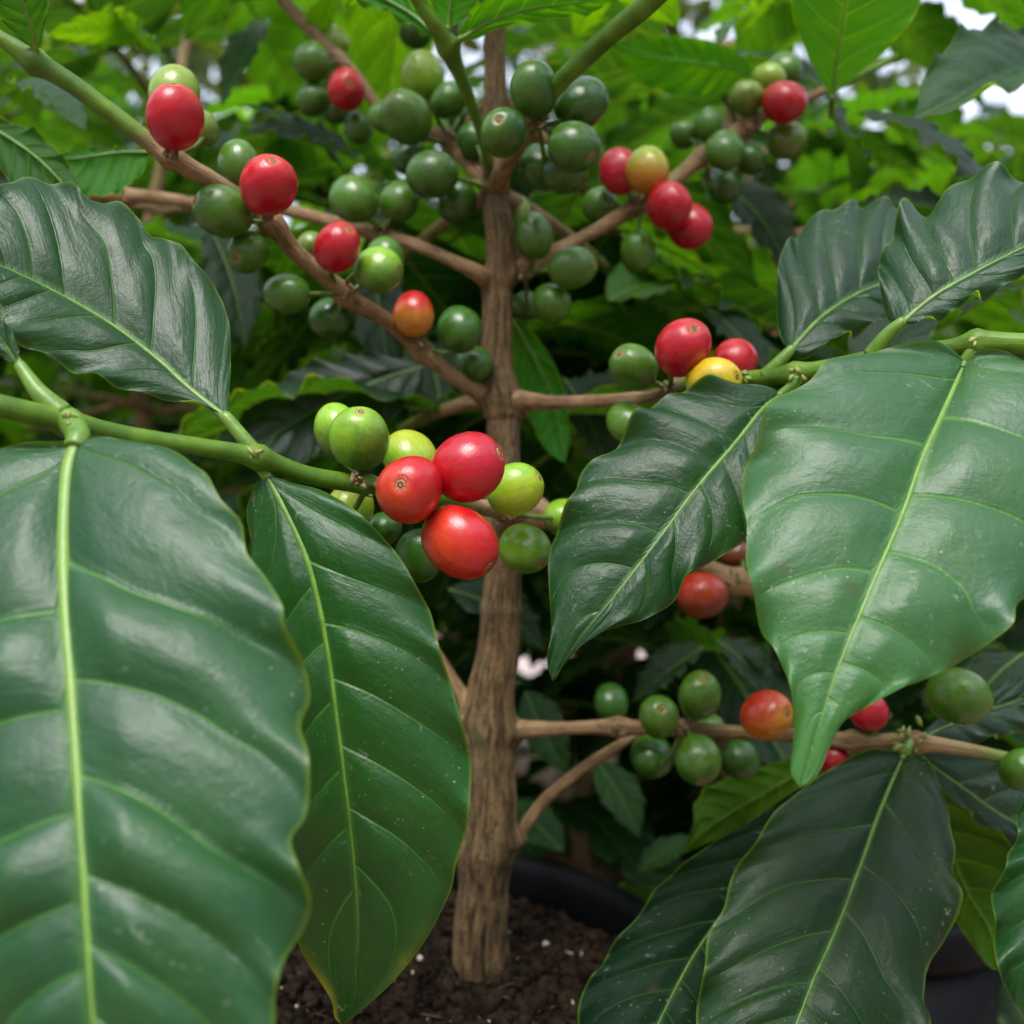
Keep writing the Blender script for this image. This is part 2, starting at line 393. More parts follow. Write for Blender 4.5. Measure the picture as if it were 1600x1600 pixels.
def scatter_bits(name, n, smin, smax, mat, label, aspect=(1, .75, .6), flat=False, lift=.3):
    V = []; Fc = []
    for k in range(n):
        rr = .0975*math.sqrt(rng.random()); t = rng.random()*2*math.pi
        x, y = rr*math.cos(t), rr*math.sin(t)
        wx, wy = x+POT.x, y+POT.y
        if math.hypot(wx+.0104, wy-.35) < .0105: continue
        sz = smin+(smax-smin)*rng.random()**2.2
        v = ico_v*(1+.28*rng.normal(size=(12, 1)))*np.array(aspect)*sz
        v = v @ rand_rot().T
        if flat: v[:, 2] *= .35
        p = Vector((wx, wy, 0))
        h = .0045*mn.noise(p*38)+.0032*mn.noise(p*110)
        v += np.array([x, y, h+sz*lift]); Fc.append(ico_f+12*len(V)); V.append(v)
    o = obj(name, mesh(name, np.vstack(V), np.vstack(Fc), mat), None, Matrix.Translation((POT.x, POT.y, SZ)))
    tag(o, label, 'soil', None, 'stuff')
scatter_bits('soil_crumbs', 8500, .0005, .0038, CRUMB, 'loose dark brown crumbs of peat lying on the potting soil')
scatter_bits('bark_fibres', 640, .0008, .0024, FIBRE, 'reddish brown bark slivers lying in the potting soil', (2.6, .35, .35), True, .5)
scatter_bits('perlite_grains', 480, .0003, .0015, PERL, 'small pale perlite grains dotted over the potting soil', (1, .85, .8), lift=.7)

# ------------------------------------------------------------------ leaf surfaces
def leaf_height(s, t, w, Wd, arch, cush, ruf, seed):
    d = np.abs(((w+.5) % 1)-.5)                 # 0 on a vein, .5 between
    u = w % 1; cu = 1.6*np.sin(np.pi*u**.8)**.65*(1+.4*np.sin(np.floor(w)*2.7+seed*9))+.10*np.sin(np.pi*2*u)**2*np.sin(6*s+w)
    env = np.clip(np.sin(np.pi*np.clip(t, 0, 1)), 0, 1)**.45
    ramp = np.clip(s/.22, 0, 1)**.8
    wl_ = np.clip(Wd/(.62*Wd.max()), 0, 1)**1.3      # folds shallower where the blade is narrow
    h = arch*Wd*np.sin(np.pi*np.clip(s, 0, 1)*.85)+.85*cush*cu*wl_*env*ramp*(1-.35*s)
    h += 2.1*ruf*env*np.cos(2*np.pi*(w*.5+seed))*s**4 + 1.5*ruf*env*np.cos(2*np.pi*(w+seed*.7))*s**7
    h += -.0006*(1-ramp)
    return h
def vein_w(s, t, n, off, c1=.13, c2=.055): return (t-c1*s-c2*s*s)*n+off

def leaf_blade(M, EL, ER, ns, nveins, arch, cush, ruf, seed, want):
    """M, EL, ER: (nt,3) world rows for midrib and the two margins -> verts, faces, attributes, lifted midrib"""
    nt = len(M); rows = np.concatenate([np.linspace(-1, 0, ns, endpoint=False), np.linspace(0, 1, ns+1)])
    rows = np.sign(rows)*np.abs(rows)**.9
    t = np.linspace(0, 1, nt)[:, None]*np.ones((1, len(rows))); s = np.abs(rows)[None, :]*np.ones((nt, 1))
    side = (rows < 0)[None, :, None]
    E = np.where(side, EL[:, None, :], ER[:, None, :])
    P = M[:, None, :]*(1-s[..., None])+E*s[..., None]
    Wd = np.linalg.norm(E-M[:, None, :], axis=2)
    du = np.gradient(P, axis=0); dv = np.gradient(P, axis=1); N = np.cross(du, dv)
    N /= np.linalg.norm(N, axis=2)[..., None]+1e-12
    # one smooth normal field: average over the blade, mixed with the local one
    N0 = N.reshape(-1, 3).mean(0); N0 /= np.linalg.norm(N0); sg = 1. if N0.dot(np.asarray(want)) > 0 else -1.
    N = .5*N+.5*N0; N *= sg/np.linalg.norm(N, axis=2)[..., None]      # towards the upper side of the leaf
    jit = .30*np.sin(t*7+seed*5)+.12*np.sin(t*16+seed*3)
    w = np.where(side[..., 0], vein_w(s, t, nveins, .12+seed), vein_w(s, t, nveins, .45+seed))+jit
    h = leaf_height(s, t, w, Wd, arch, cush, ruf, seed)
    wob = np.array([mn.noise(Vector(p)*60) for p in P.reshape(-1, 3)[::1]]).reshape(t.shape)*.0007 if nt > 60 else 0
    P = P+N*(h+wob*s)[..., None]
    f = grid_faces(nt, len(rows))
    if sg > 0: f = f[:, ::-1].copy()
    return P, f, dict(w=w, s=s, t=t), P[:, ns, :], N[:, ns, :]

def side_curve(b, pts, e, n): return catmull([b]+list(pts)+[e], n)
def hero_leaf(parent, mid, left, right, Ys, sl, sr, col, label=None, nv=7.5, arch=.06, cush=.0013, ruf=.0012, seed=0.,
              rib=.0011, top=True, yellow=0., pale=0., dull=0., tip_sheen=0., nt=150, ns=30, petiole=None, pr=.0013, name='leaf'):
    m2 = catmull(mid, nt); t = np.linspace(0, 1, nt); Yb, Ym, Yt = Ys
    # depth of the midrib: quadratic through base, middle, tip
    Ymid = Yb*(1-t)*(1-2*t)+4*Ym*t*(1-t)-Yt*t*(1-2*t)
    def world(p2, Y): return np.stack([(p2[:, 0]-800)/F*Y, Y, CZ-(p2[:, 1]-800)/F*Y], 1)
    M = world(m2, Ymid)
    ln = np.linalg.norm(M[-1]-M[0]); cush, ruf = cush*min(1, ln/.085), ruf*min(1, ln/.085)
    def margin(pts, sl_):
        e2 = side_curve(mid[0], pts, mid[-1], nt)
        hw = np.linalg.norm(e2-m2, axis=1)/F*Ymid
        return world(e2, Ymid+sl_*hw)
    EL, ER = margin(left, sl), margin(right, sr)
    P, f, at_, rl, rn = leaf_blade(M, EL, ER, ns, nv, arch, cush, ruf, seed, (np.array([0, 0, CZ])-M[nt//2])*(1 if top else -1))
    c = P[0, ns].copy(); v = (P-c).reshape(-1, 3)
    me = mesh('leaf_blade', v, f, LEAF, at_)
    o = obj(name, me, parent, Matrix.Translation(c)); o.color = (*col, 1); o['yellow'] = float(yellow); o['dull'] = float(dull); o['tip_sheen'] = float(tip_sheen)
    if label: o['label'] = label
    # midrib: a tapering rib lying in the groove
    rib_obj(o, rl-rn*rib*.20, rib, pale)
    if petiole is not None:
        pp = [np.array(at(*q)) for q in petiole]+[rl[0], rl[2]]
        pc = catmull(pp, 18); rr = np.linspace(pr*1.35, rib*1.25, 18)
        q = tube_obj('petiole', pc, rr, RIB, o, 12); q['pale'] = .2
    return o
def rib_obj(o, line, r, pale):
    k = max(1, len(line)//70); L = line[::k]; n = len(L)
    rr = r*(1-.86*np.linspace(0, 1, n)**.75)
    q = tube_obj('midrib', L, rr, RIB, o, 10); q['pale'] = float(pale); return q

# a family of leaf shapes that neighbours and background twigs share (unit length along +X, +Z is the upper side)
def leaf_variant(k, nt=44, ns=9):
    r_ = random.Random(100+k); t = np.linspace(0, 1, nt)
    half = .235*(np.sin(np.pi*t**.86)**.82)*(1-.22*t)+.0
    half *= np.where(t > .86, 1-.45*((t-.86)/.14), 1)
    droop = [.10, .22, .05, .32, .16, .26][k % 6]; sidebend = [.05, -.06, .03, -.03, .08, -.05][k % 6]; fold = [.25, .12, .4, .2, .3, .05][k % 6]
    M = np.stack([t, sidebend*np.sin(t*2.4), -droop*t**2+.03*np.sin(t*4)], 1)
    sc_l = 1+.05*np.sin(t*19*1.1+k); sc_r = 1+.05*np.sin(t*21+k*2)
    EL = M+np.stack([.10*half, half*sc_l, fold*half], 1); ER = M+np.stack([.10*half, -half*sc_r, fold*half], 1)
    P, f, at_, rl, rn = leaf_blade(M, EL, ER, ns, 9, .10, .010, .014, k*.37, (0, 0, 1))
    me = mesh('leaf_blade', P.reshape(-1, 3), f, LEAF_BG, at_)
    rv, rf = tube(rl[::3], .0085*(1-.8*np.linspace(0, 1, len(rl[::3]))), 6)
    return me, mesh('midrib', rv, rf, RIB)
VAR = [leaf_variant(k) for k in range(6)]
def frame(x, n):
    x = x.normalized(); n = (n-x*n.dot(x))
    if n.length < 1e-4: n = Vector((0, 1, 0))-x*x.y
    n.normalize(); y = n.cross(x)
    return Matrix((x, y, n)).transposed()
GREENS = [(.018, .075, .020), (.022, .088, .018), (.014, .058, .022), (.030, .105, .018), (.016, .066, .024)]
def put_leaf(parent, base, tip, n, wid=1., col=None, k=None, label=None, rib=True, name='leaf'):
    base, tip = Vector(base), Vector(tip); L = (tip-base).length; Rm = frame(tip-base, Vector(n)).to_4x4()
    k = random.randrange(6) if k is None else k
    M = Matrix.Translation(base) @ Rm @ Matrix.Diagonal((L, L*wid, L, 1))
    o = obj(name, VAR[k][0], parent, M); o.color = (*(col or random.choice(GREENS)), 1); o['yellow'] = 0.; o['dull'] = .15; o['tip_sheen'] = 0.
    if label: o['label'] = label
    if rib: q = obj('midrib', VAR[k][1], o, M); q['pale'] = 0.
    return o

# ------------------------------------------------------------------ the main coffee plant
BASE = at(752, 1512, .35)
plant = empty('coffee_plant', BASE)
tag(plant, 'potted coffee plant with one brown woody stem, glossy green leaves and red and green cherries', 'coffee plant')
# trunk
tp = [(750, 1560), (752, 1512), (757, 1400), (761, 1300), (766, 1200), (769, 1100), (778, 1000), (784, 900), (786, 800), (787, 720), (782, 630), (778, 540), (780, 450), (779, 380), (774, 295), (773, 200), (771, 100), (771, 0), (770, -160), (772, -330)]
tw = [98, 84, 80, 86, 80, 74, 64, 57, 53, 51, 57, 48, 46, 45, 42, 37, 35, 33, 30, 26]
tc_ = catmull([(x, y, w) for (x, y), w in zip(tp, tw)], 560)
Pt = np.array([at(x+2.2*math.sin(y*.021)+1.3*math.sin(y*.05+1), y, .35+.0016*math.sin(y*.013)) for x, y, w in tc_]); rt = tc_[:, 2]/2/F*.35
SD = 72
zz = Pt[:, 2]
def node_bump(py, amp, sig): 
    return amp*np.exp(-((tc_[:, 1]-py)/sig)**2)   # swelling
nb = 1-node_bump(307, .10, 3)-node_bump(660, .07, 4)-node_bump(1168, .02, 9)-node_bump(452, .06, 4)+node_bump(300, .10, 7)+node_bump(316, -.08, 10)+node_bump(620, .10, 22)+node_bump(650, .08, 6)+node_bump(436, .07, 12)+node_bump(1140, .12, 25)+node_bump(950, .08, 10)+node_bump(1330, .10, 18)+node_bump(1385, -.06, 20)+node_bump(1492, .06, 16)+node_bump(800, .10, 18)
fis = np.zeros((560, SD))
JN = [(1143, 0), (636, 0), (622, 1), (440, 1), (425, 0), (806, 0), (1304, 0), (1120, 1), (290, .5)]   # branch junctions: swollen collars
def trunk_disp(i, a):
    z = zz[i]; out = np.empty(len(a))
    fade = min(1, max(.35, (CZ+.1-z)/.25))
    for j, t in enumerate(a):
        c, s = math.cos(t), math.sin(t)
        ridge = mn.noise(Vector((c*2.6, s*2.6, z*26)))
        r2 = 1-abs(mn.noise(Vector((c*3.2+5+.5*ridge, s*3.2, z*17+3))))*4.2
        r3 = max(0, 1-abs(mn.noise(Vector((c*6+2, s*6, z*38+9))))*4)
        gate = min(1, max(.3, .8+1.6*mn.noise(Vector((c*1.3+4, s*1.3, z*30)))))
        r2 = max(0, r2)*gate; r3 *= gate; fis[i, j] = max(r2, .7*r3)*(.5+.5*fade)
        low = mn.noise(Vector((c*1.1, s*1.1+8, z*22)))
        fine = mn.noise(Vector((c*7, s*7, z*150)))
        jb = 0
        for (jy, ja) in JN:
            dy = (tc_[i, 1]-jy)/15.
            if abs(dy) < 3: da = math.remainder(t-math.pi*(1-ja), 2*math.pi)/.75; jb += .42*math.exp(-dy*dy-da*da)
        out[j] = nb[i]*(1+jb)*(1+.11*ridge*fade+.10*low-.08*r2**1.5*fade-.035*r3*fade+.05*fine*fade)
    return out
v, f = tube(Pt-Pt[0], rt, SD, trunk_disp)
al = np.r_[np.repeat((Pt[:, 2]-Pt[0, 2])*10, SD), 0, 0]; an = np.r_[np.tile(np.linspace(0, 2*math.pi, SD, endpoint=False), 560), 0, 0]
trunk = obj('trunk', mesh('trunk', v, f, BARK, dict(al=al, an=an, fis=np.r_[fis.ravel(), 0, 0])), plant, Matrix.Translation(Pt[0]))
trunk['label'] = 'upright brown woody stem with fissured bark'

def branch(pts, nodes=(), green=(9, 9), parent=plant, label=None, name='branch', seed=0, n=None, collar=.0072):
    """pts: (px, py, Y, width_px); nodes: pixel x,y of swollen nodes; green=(from,to) fraction where bark turns green"""
    if pts[0][2] == .350: pts = [(pts[0][0], pts[0][1], .3545, pts[0][3]*.8)]+list(pts[1:])
    C = catmull([(*at(p[0], p[1], p[2]), p[3]*.93/2/F*p[2], p[0], p[1]) for p in pts], n or 90)
    P = C[:, :3].copy(); r = C[:, 3].copy(); t = np.linspace(0, 1, len(P))
    dl = np.r_[0, np.cumsum(np.linalg.norm(np.diff(P, axis=0), axis=1))]
    if collar: r *= 1+.28*np.exp(-((dl-collar)/.0042)**2)+.15*np.exp(-((dl-collar)/.012)**2)
    for (nx, ny) in nodes:
        d2 = (C[:, 4]-nx)**2+(C[:, 5]-ny)**2; r *= 1+.42*np.exp(-d2/13.**2)+.12*np.exp(-d2/34.**2)
    for i in range(len(P)):
        q = Vector(P[i]); P[i] += np.array(mn.noise_vector(q*45+Vector((seed, 0, 0))))*r[i]*.35
    gr = np.clip((t-green[0])/(max(1e-3, green[1]-green[0])), 0, 1)
    def dz(i, a): return 1+np.array([.11*mn.noise(Vector((math.cos(x)*2+seed, math.sin(x)*2, i*.12)))+.05*mn.noise(Vector((math.cos(x)*5+seed, math.sin(x)*5, i*.5))) for x in a])*(1-.7*gr[i])
    o = tube_obj(name, P, r, TWIG, parent, 18, dz, dict(green=gr))
    if label: o['label'] = label
    return o
b1 = branch([(776, 446, .350, 26), (745, 428, .345, 24), (700, 405, .347, 21), (640, 380, .352, 21), (560, 358, .360, 21), (470, 332, .370, 22), (380, 318, .378, 21), (300, 315, .385, 20), (180, 303, .395, 22), (120, 312, .40, 20), (40, 330, .41, 18)],
            [(600, 365), (185, 303)], label='thin brown branch reaching left from the stem behind the long one', seed=1)
b2 = branch([(785, 645, .350, 30), (750, 616, .349, 27), (700, 580, .338, 25), (650, 540, .33, 26), (600, 495, .32, 27), (545, 460, .312, 28), (500, 425, .305, 28), (455, 385, .30, 29), (425, 345, .295, 30), (345, 290, .288, 29), (290, 260, .283, 32), (230, 222, .28, 31), (170, 175, .277, 31), (110, 130, .274, 32), (55, 95, .272, 32), (0, 58, .270, 24), (-70, 20, .268, 22)],
            [(662, 548), (540, 456), (425, 342), (268, 243), (58, 96)], (.66, .78), label='long branch slanting up to the left, brown turning green', seed=2, n=130)
b3 = branch([(785, 812, .350, 36), (800, 806, .325, 34), (792, 800, .300, 30), (740, 790, .275, 26), (680, 778, .258, 26), (620, 768, .250, 26), (570, 758, .245, 27), (530, 750, .242, 31), (470, 737, .238, 31), (400, 715, .233, 32), (300, 698, .226, 31), (200, 682, .219, 34), (110, 660, .212, 37), (50, 646, .207, 39), (-20, 630, .203, 40), (-120, 610, .20, 46)],
            [(792, 800), (575, 758), (398, 712), (105, 656)], (.38, .44), label='fruiting branch in front of the stem, green towards the left', seed=3, n=140)
b4 = branch([(775, 636, .350, 28), (812, 630, .349, 30), (860, 628, .337, 24), (930, 625, .325, 22), (1020, 620, .307, 22), (1055, 607, .298, 22), (1110, 596, .288, 25), (1200, 588, .275, 28), (1270, 577, .267, 27), (1380, 556, .257, 26), (1480, 543, .250, 28), (1530, 532, .247, 34), (1600, 534, .243, 36), (1720, 540, .238, 34)],
            [(1055, 607), (1245, 582), (1522, 533)], (.40, .48), label='right-hand branch at mid height, brown turning green', seed=4, n=130)
b5 = branch([(780, 800, .350, 36), (850, 808, .349, 36), (900, 822, .349, 27), (1000, 850, .347, 26), (1100, 884, .345, 27), (1165, 910, .343, 31), (1300, 960, .34, 25), (1420, 1010, .34, 20)],
            [(845, 808), (1150, 905)], seed=5)
b6 = branch([(788, 440, .350, 30), (812, 424, .352, 25), (850, 402, .356, 22), (920, 366, .366, 22), (985, 327, .376, 25), (1060, 276, .388, 25), (1100, 243, .394, 22), (1160, 202, .402, 24), (1200, 178, .408, 18), (1290, 140, .418, 15), (1400, 90, .43, 13)],
            [(818, 421), (1000, 318), (1098, 245), (1168, 197)], (.80, .88), label='brown branch slanting up to the right with crimson cherries', seed=6)
b7 = branch([(770, 1143, .350, 36), (803, 1140, .350, 28), (880, 1138, .342, 23), (960, 1137, .338, 24), (1060, 1140, .334, 23), (1150, 1143, .328, 23), (1250, 1150, .322, 23), (1330, 1158, .317, 25), (1420, 1158, .312, 26), (1500, 1171, .308, 24), (1600, 1190, .304, 22), (1720, 1205, .30, 20)],
            [(965, 1137), (1068, 1140), (1335, 1158), (1430, 1158)], (.70, .95), label='lowest brown branch running right above the pot', seed=7, n=130)
b8 = branch([(790, 1325, .352, 30), (808, 1304, .351, 22), (850, 1252, .351, 21), (900, 1210, .351, 20), (960, 1170, .350, 18), (1010, 1135, .352, 14)], seed=8, collar=0, label='thin leafless twig rising from the stem foot to the lowest branch')
b9 = branch([(765, 1140, .350, 34), (738, 1108, .355, 28), (716, 1078, .36, 22), (700, 1050, .365, 19), (672, 1000, .375, 17), (640, 930, .39, 14)], [(738, 1108)], seed=9)
b10 = branch([(770, 300, .350, 30), (745, 272, .358, 22), (712, 232, .37, 24), (690, 208, .378, 20), (650, 214, .39, 18), (610, 195, .395, 18), (580, 152, .398, 19), (545, 108, .402, 22), (490, 50, .408, 20), (440, -2, .415, 21), (380, -70, .42, 20)],
             [(703, 222), (528, 92)], label='brown branch slanting up to the top left edge', seed=10)
b11 = branch([(772, 300, .350, 30), (780, 278, .340, 30), (800, 245, .325, 28), (830, 195, .310, 27), (872, 132, .296, 30), (940, 68, .285, 33), (1010, 8, .275, 36), (1080, -60, .267, 36)],
             [(838, 185)], (.45, .6), label='green shoot rising to the top right of the stem', seed=11)
b12 = branch([(768, 296, .350, 20), (760, 240, .335, 18), (748, 190, .325, 18), (725, 130, .315, 22), (700, 78, .308, 27), (678, 40, .302, 26), (645, -12, .297, 22), (600, -90, .29, 20)],
             [(702, 76)], (.1, .25), label='green shoot rising to the top left of the stem', seed=12)
# little husks and buds where the fruit sat
def nodule(parent, c, r, mat, name):
    v = ico_v*(1+.3*rng.normal(size=(12, 1)))*r*np.array([.5, .75, 1.5])
    return obj(name, mesh(name, v @ rand_rot().T, ico_f, mat), parent, Matrix.Translation(c))
def husks(parent, px, py, Y, n=7, spread=11, mat=HUSK, r=.0010, name='husk'):
    for _ in range(n):
        nodule(parent, at(px+random.uniform(-1, 1)*spread, py+random.uniform(-1, 1)*spread, Y-.004+random.uniform(-1, 1)*.004), r*random.uniform(.6, 1.3), mat, name)
for b, x, y, Y, n in ((b2, 268, 240, .279, 8), (b2, 420, 342, .291, 6), (b2, 540, 462, .309, 6), (b2, 665, 548, .328, 5), (b3, 560, 752, .240, 9), (b3, 590, 765, .243, 6), (b3, 790, 803, .292, 8),
                      (b4, 1050, 606, .296, 7), (b6, 1005, 322, .375, 7), (b6, 1105, 240, .392, 5), (b6, 1170, 198, .400, 6), (b7, 965, 1137, .335, 6), (b7, 1068, 1138, .330, 8), (b6, 822, 425, .350, 8),
                      (b10, 700, 215, .372, 7), (b10, 533, 100, .400, 6), (b11, 842, 190, .304, 8), (b5, 1148, 905, .340, 5), (b1, 595, 362, .352, 5), (b1, 188, 303, .391, 5)):
    husks(b, x, y, Y, n)
husks(b7, 1425, 1150, .309, 16, 26, BUD, .0011, 'bud'); husks(b3, 398, 712, .230, 4, 8, BUD, .0009, 'bud'); husks(b3, 108, 655, .209, 4, 9, BUD, .0010, 'bud')
husks(b4, 1524, 535, .245, 5, 10, BUD, .0010, 'bud'); husks(b4, 1245, 585, .268, 5, 8, BUD, .0011, 'bud'); husks(b4, 1170, 590, .278, 4, 8, BUD, .0009, 'bud')

# ------------------------------------------------------------------ cherries
def berry_mesh(k):
    r_ = random.Random(k); nu, nv = 30, 40; v = []
    for i in range(nu):
        th = math.pi*i/(nu-1); z0_ = math.cos(th)
        for j in range(nv):
            a_ = 2*math.pi*j/nv
            rr = 1+.045*math.cos(2*a_+k)+.02*math.cos(3*a_+k*2)+.035*z0_*math.cos(a_+k)
            z = math.cos(th); s_ = math.sin(th)
            prof = s_**.94
            zz_ = z*1.07-.10*math.exp(-(s_/.16)**2)*(1 if z > 0 else .25)
            v.append((prof*rr*math.cos(a_), prof*rr*math.sin(a_), zz_))
    f = grid_faces(nu, nv, True)[:, ::-1].copy()
    return mesh('cherry_skin', v, f, BERRY)
BM = [berry_mesh(k) for k in range(4)]
sv, sf = lathe([(.001, 1.015), (.035, 1.02), (.055, 1.035), (.075, 1.03), (.095, .995), (.125, .998), (.155, 1.015), (.185, 1.012), (.205, .985), (.21, .95)], 28)
sv[:, :2] *= 1.3
for i in range(len(sv)): sv[i] *= 1+.02*math.sin(i*1.7)
SCARM = mesh('blossom_scar', sv, sf, SCAR)
C_ = dict(red=(.46, .008, .012), crimson=(.42, .006, .022), rori=(.50, .035, .012), deep=(.16, .030, .012), orange=(.52, .20, .02), yellow=(.60, .40, .015),
          ylime=(.33, .40, .018), lime=(.21, .40, .020), plime=(.22, .32, .035), green=(.075, .170, .014), dark=(.032, .100, .010), mid=(.058, .148, .012), olive=(.13, .19, .03))
CNT = [0]
def berry(px, py, r, disc, col, node, Y=None, c2=None, gd=None, el=1.0, label=None, Rw=.0073, up=None):
    Y = Y or F*Rw/r; Rr = r/F*Y; c = at(px, py, Y); el = el if el != 1.0 else random.uniform(1.0, 1.10)
    if disc is None:      # no scar in view: it points away
        a_ = Vector(up) if up else Vector((random.uniform(-.5, .5), random.uniform(.3, .9), random.uniform(-.2, .9)))
    else:
        dx, dy = disc; a_ = Vector((dx, -math.sqrt(max(.02, 1-dx*dx-dy*dy)), -dy))
    a_.normalize()
    q = a_.to_track_quat('Z', 'Y').to_matrix().to_4x4() @ Matrix.Rotation(random.uniform(0, 6.28), 4, 'Z')
    M = Matrix.Translation(c) @ q @ Matrix.Diagonal((Rr*.99, Rr*.99, Rr*el, 1))
    CNT[0] += 1
    o = obj('cherry', BM[CNT[0] % 4], plant, M)
    c1 = C_[col]; jit = random.uniform(.9, 1.12); c1 = tuple(x*jit for x in c1); o.color = (*c1, 1)
    c2_ = C_[c2] if c2 else tuple(x*y for x, y in zip(c1, (1.1, 1.15, 1.0)))
    o['c2'] = [float(x) for x in c2_]
    g3 = Vector(gd or (0, 0, 1)).normalized(); g3 = q.to_3x3().inverted() @ g3
    o['gd'] = [float(x) for x in g3]
    if label: o['label'] = label
    obj('blossom_scar', SCARM, o, M)
    # stalk from the far end to the node
    b = np.array(c-a_*Rr*1.0*el); n_ = np.array(node)
    L = np.linalg.norm(n_-b)
    if L < .02:
        mid_ = (b+n_)/2-np.array(a_)*.0012
        tube_obj('stalk', catmull([b+np.array(a_)*.0012, mid_, n_], 7), np.full(7, .00075), STALK, o, 7)
    return o
N = dict(c1=at(575, 760, .247), c2=at(700, 785, .262), c3=at(790, 802, .298), a1=at(272, 240, .283), a2=at(420, 342, .294), a3=at(540, 458, .311), a4=at(665, 548, .332), b1=at(597, 362, .355),
         d1=at(530, 98, .402), d2=at(703, 220, .373), e1=at(842, 192, .308), e2=at(770, 300, .350), f1=at(820, 424, .353), g1=at(1002, 320, .378), g2=at(1100, 244, .394), g3=at(1172, 196, .403),
         h1=at(1052, 607, .298), i1=at(1150, 905, .343), j1=at(1068, 1140, .333), j2=at(1333, 1158, .317), j3=at(1430, 1158, .311), j0=at(965, 1137, .338), k1=at(1590, 1188, .304))
# cluster in front of the stem
berry(640, 765, 53, (-.15, -.12), 'rori', N['c1'], .230, 'red', (.6, 0, .8), label='orange-red cherry facing the viewer with its round scar in full view')
berry(731, 729, 55, (.88, -.38), 'crimson', N['c2'], .236, 'red', (-.5, 0, -.7), label='largest crimson cherry right of the stem centre, top of the red trio')
berry(719, 847, 56, (.74, .60), 'rori', N['c2'], .234, 'red', (.9, 0, .3), label='lowest of the three big red cherries, scar at lower right')
berry(562, 686, 46, (.12, -.78), 'lime', N['c1'], .242, 'green', (1, 0, -1.2), el=1.08, label='bright lime cherry standing above the branch with scar on top')
berry(527, 673, 38, None, 'lime', N['c1'], .256, 'green', (0, 0, -1), up=(-.3, .3, 1), el=1.1)
berry(640, 715, 42, None, 'lime', N['c1'], .256, 'ylime', (.5, 0, 1))
berry(805, 765, 42, (.86, -.42), 'ylime', N['c3'], .262, 'lime', (-.4, 0, 1), label='yellow-green cherry right of the red trio, in front of the stem')
berry(821, 857, 39, (.62, .55), 'green', N['c3'], .272, 'lime', (-1, 0, .4))
berry(547, 792, 36, None, 'lime', N['c1'], .262, 'ylime', (0, 0, 1))
berry(655, 868, 37, None, 'dark', N['c2'], .262, el=1.1, up=(-.1, .4, -1))
berry(882, 808, 31, None, 'lime', N['c3'], .315, 'green', (0, 0, -1))
berry(600, 826, 28, None, 'dark', N['c1'], .272)
# long left branch
berry(273, 183, 43, (.10, -.86), 'red', N['a1'], .268, 'crimson', (0, 0, -1), label='red cherry at the upper left with a pale green one behind it')
berry(273, 147, 41, None, 'plime', N['a1'], .288, 'lime', (0, 0, -1), up=(0, .3, 1))
berry(316, 200, 27, None, 'olive', N['a1'], .292)
berry(419, 290, 43, (.33, -.58), 'red', N['a2'], .278, 'crimson', (0, 0, -1), el=1.08, label='red cherry with scar at its upper right on the long left branch')
berry(373, 258, 34, None, 'mid', N['a2'], .295, 'green', (0, 0, 1), el=1.1, up=(-.2, .3, 1))
berry(348, 331, 40, (-.80, -.20), 'green', N['a2'], .285, 'mid', (0, 0, -1))
berry(387, 393, 33, (-.30, .45), 'mid', N['a2'], .295)
berry(527, 386, 37, (.55, -.52), 'red', N['a3'], .295, 'crimson', (0, 0, -1), label='small red cherry with scar at upper right, halfway along the left branch')
berry(486, 386, 24, None, 'olive', N['a3'], .33)
berry(591, 422, 36, (.93, .15), 'green', N['a3'], .303, 'lime', (0, 0, 1))
berry(602, 402, 31, None, 'mid', N['a3'], .322)
berry(448, 458, 32, None, 'mid', N['a3'], .305, up=(-1, .3, .1), el=1.12)
berry(515, 497, 32, None, 'dark', N['a3'], .318)
berry(553, 311, 36, None, 'mid', N['b1'], .345, 'green', (0, 0, 1), up=(-.5, .4, .8), el=1.06)
berry(624, 314, 31, None, 'green', N['b1'], .352, 'mid', (0, 0, -1), up=(.3, .4, .8))
berry(646, 491, 34, None, 'orange', N['a4'], .322, 'red', (0, 0, 1), label='half-ripe cherry, red above and orange below, left of the stem')
berry(718, 515, 35, None, 'dark', N['a4'], .330)
berry(740, 568, 28, None, 'dark', N['a4'], .345)
# upper left branch
berry(487, 96, 30, None, 'green', N['d1'], .395); berry(520, 64, 25, None, 'plime', N['d1'], .42)
berry(541, 140, 31, (.33, .1), 'red', N['d1'], .388, 'crimson', (0, 0, -1), label='small red cherry on the thin branch at the upper left of the stem')
berry(490, 156, 27, None, 'mid', N['d1'], .40); berry(560, 200, 24, None, 'mid', N['d1'], .40); berry(527, 172, 22, None, 'dark', N['d1'], .425)
# left of the stem, high
berry(660, 117, 34, None, 'plime', N['d2'], .365, 'lime', (0, 0, -1), up=(-.1, .3, 1)); berry(635, 183, 38, (-.55, -.58), 'green', N['d2'], .352, 'mid', (0, 0, -1)); berry(603, 182, 26, None, 'green', N['d2'], .372)
berry(700, 157, 28, None, 'mid', N['d2'], .36); berry(742, 220, 29, None, 'dark', N['e2'], .358); berry(675, 272, 37, None, 'mid', N['e2'], .338, 'dark', (0, 0, -1), up=(-1, .3, .2))
berry(640, 246, 27, None, 'dark', N['d2'], .37); berry(715, 316, 30, None, 'dark', N['e2'], .352, up=(-.1, .3, -1), el=1.1); berry(722, 185, 24, None, 'dark', N['d2'], .385)
berry(650, 50, 26, None, 'dark', at(700, 80, .40), .42)
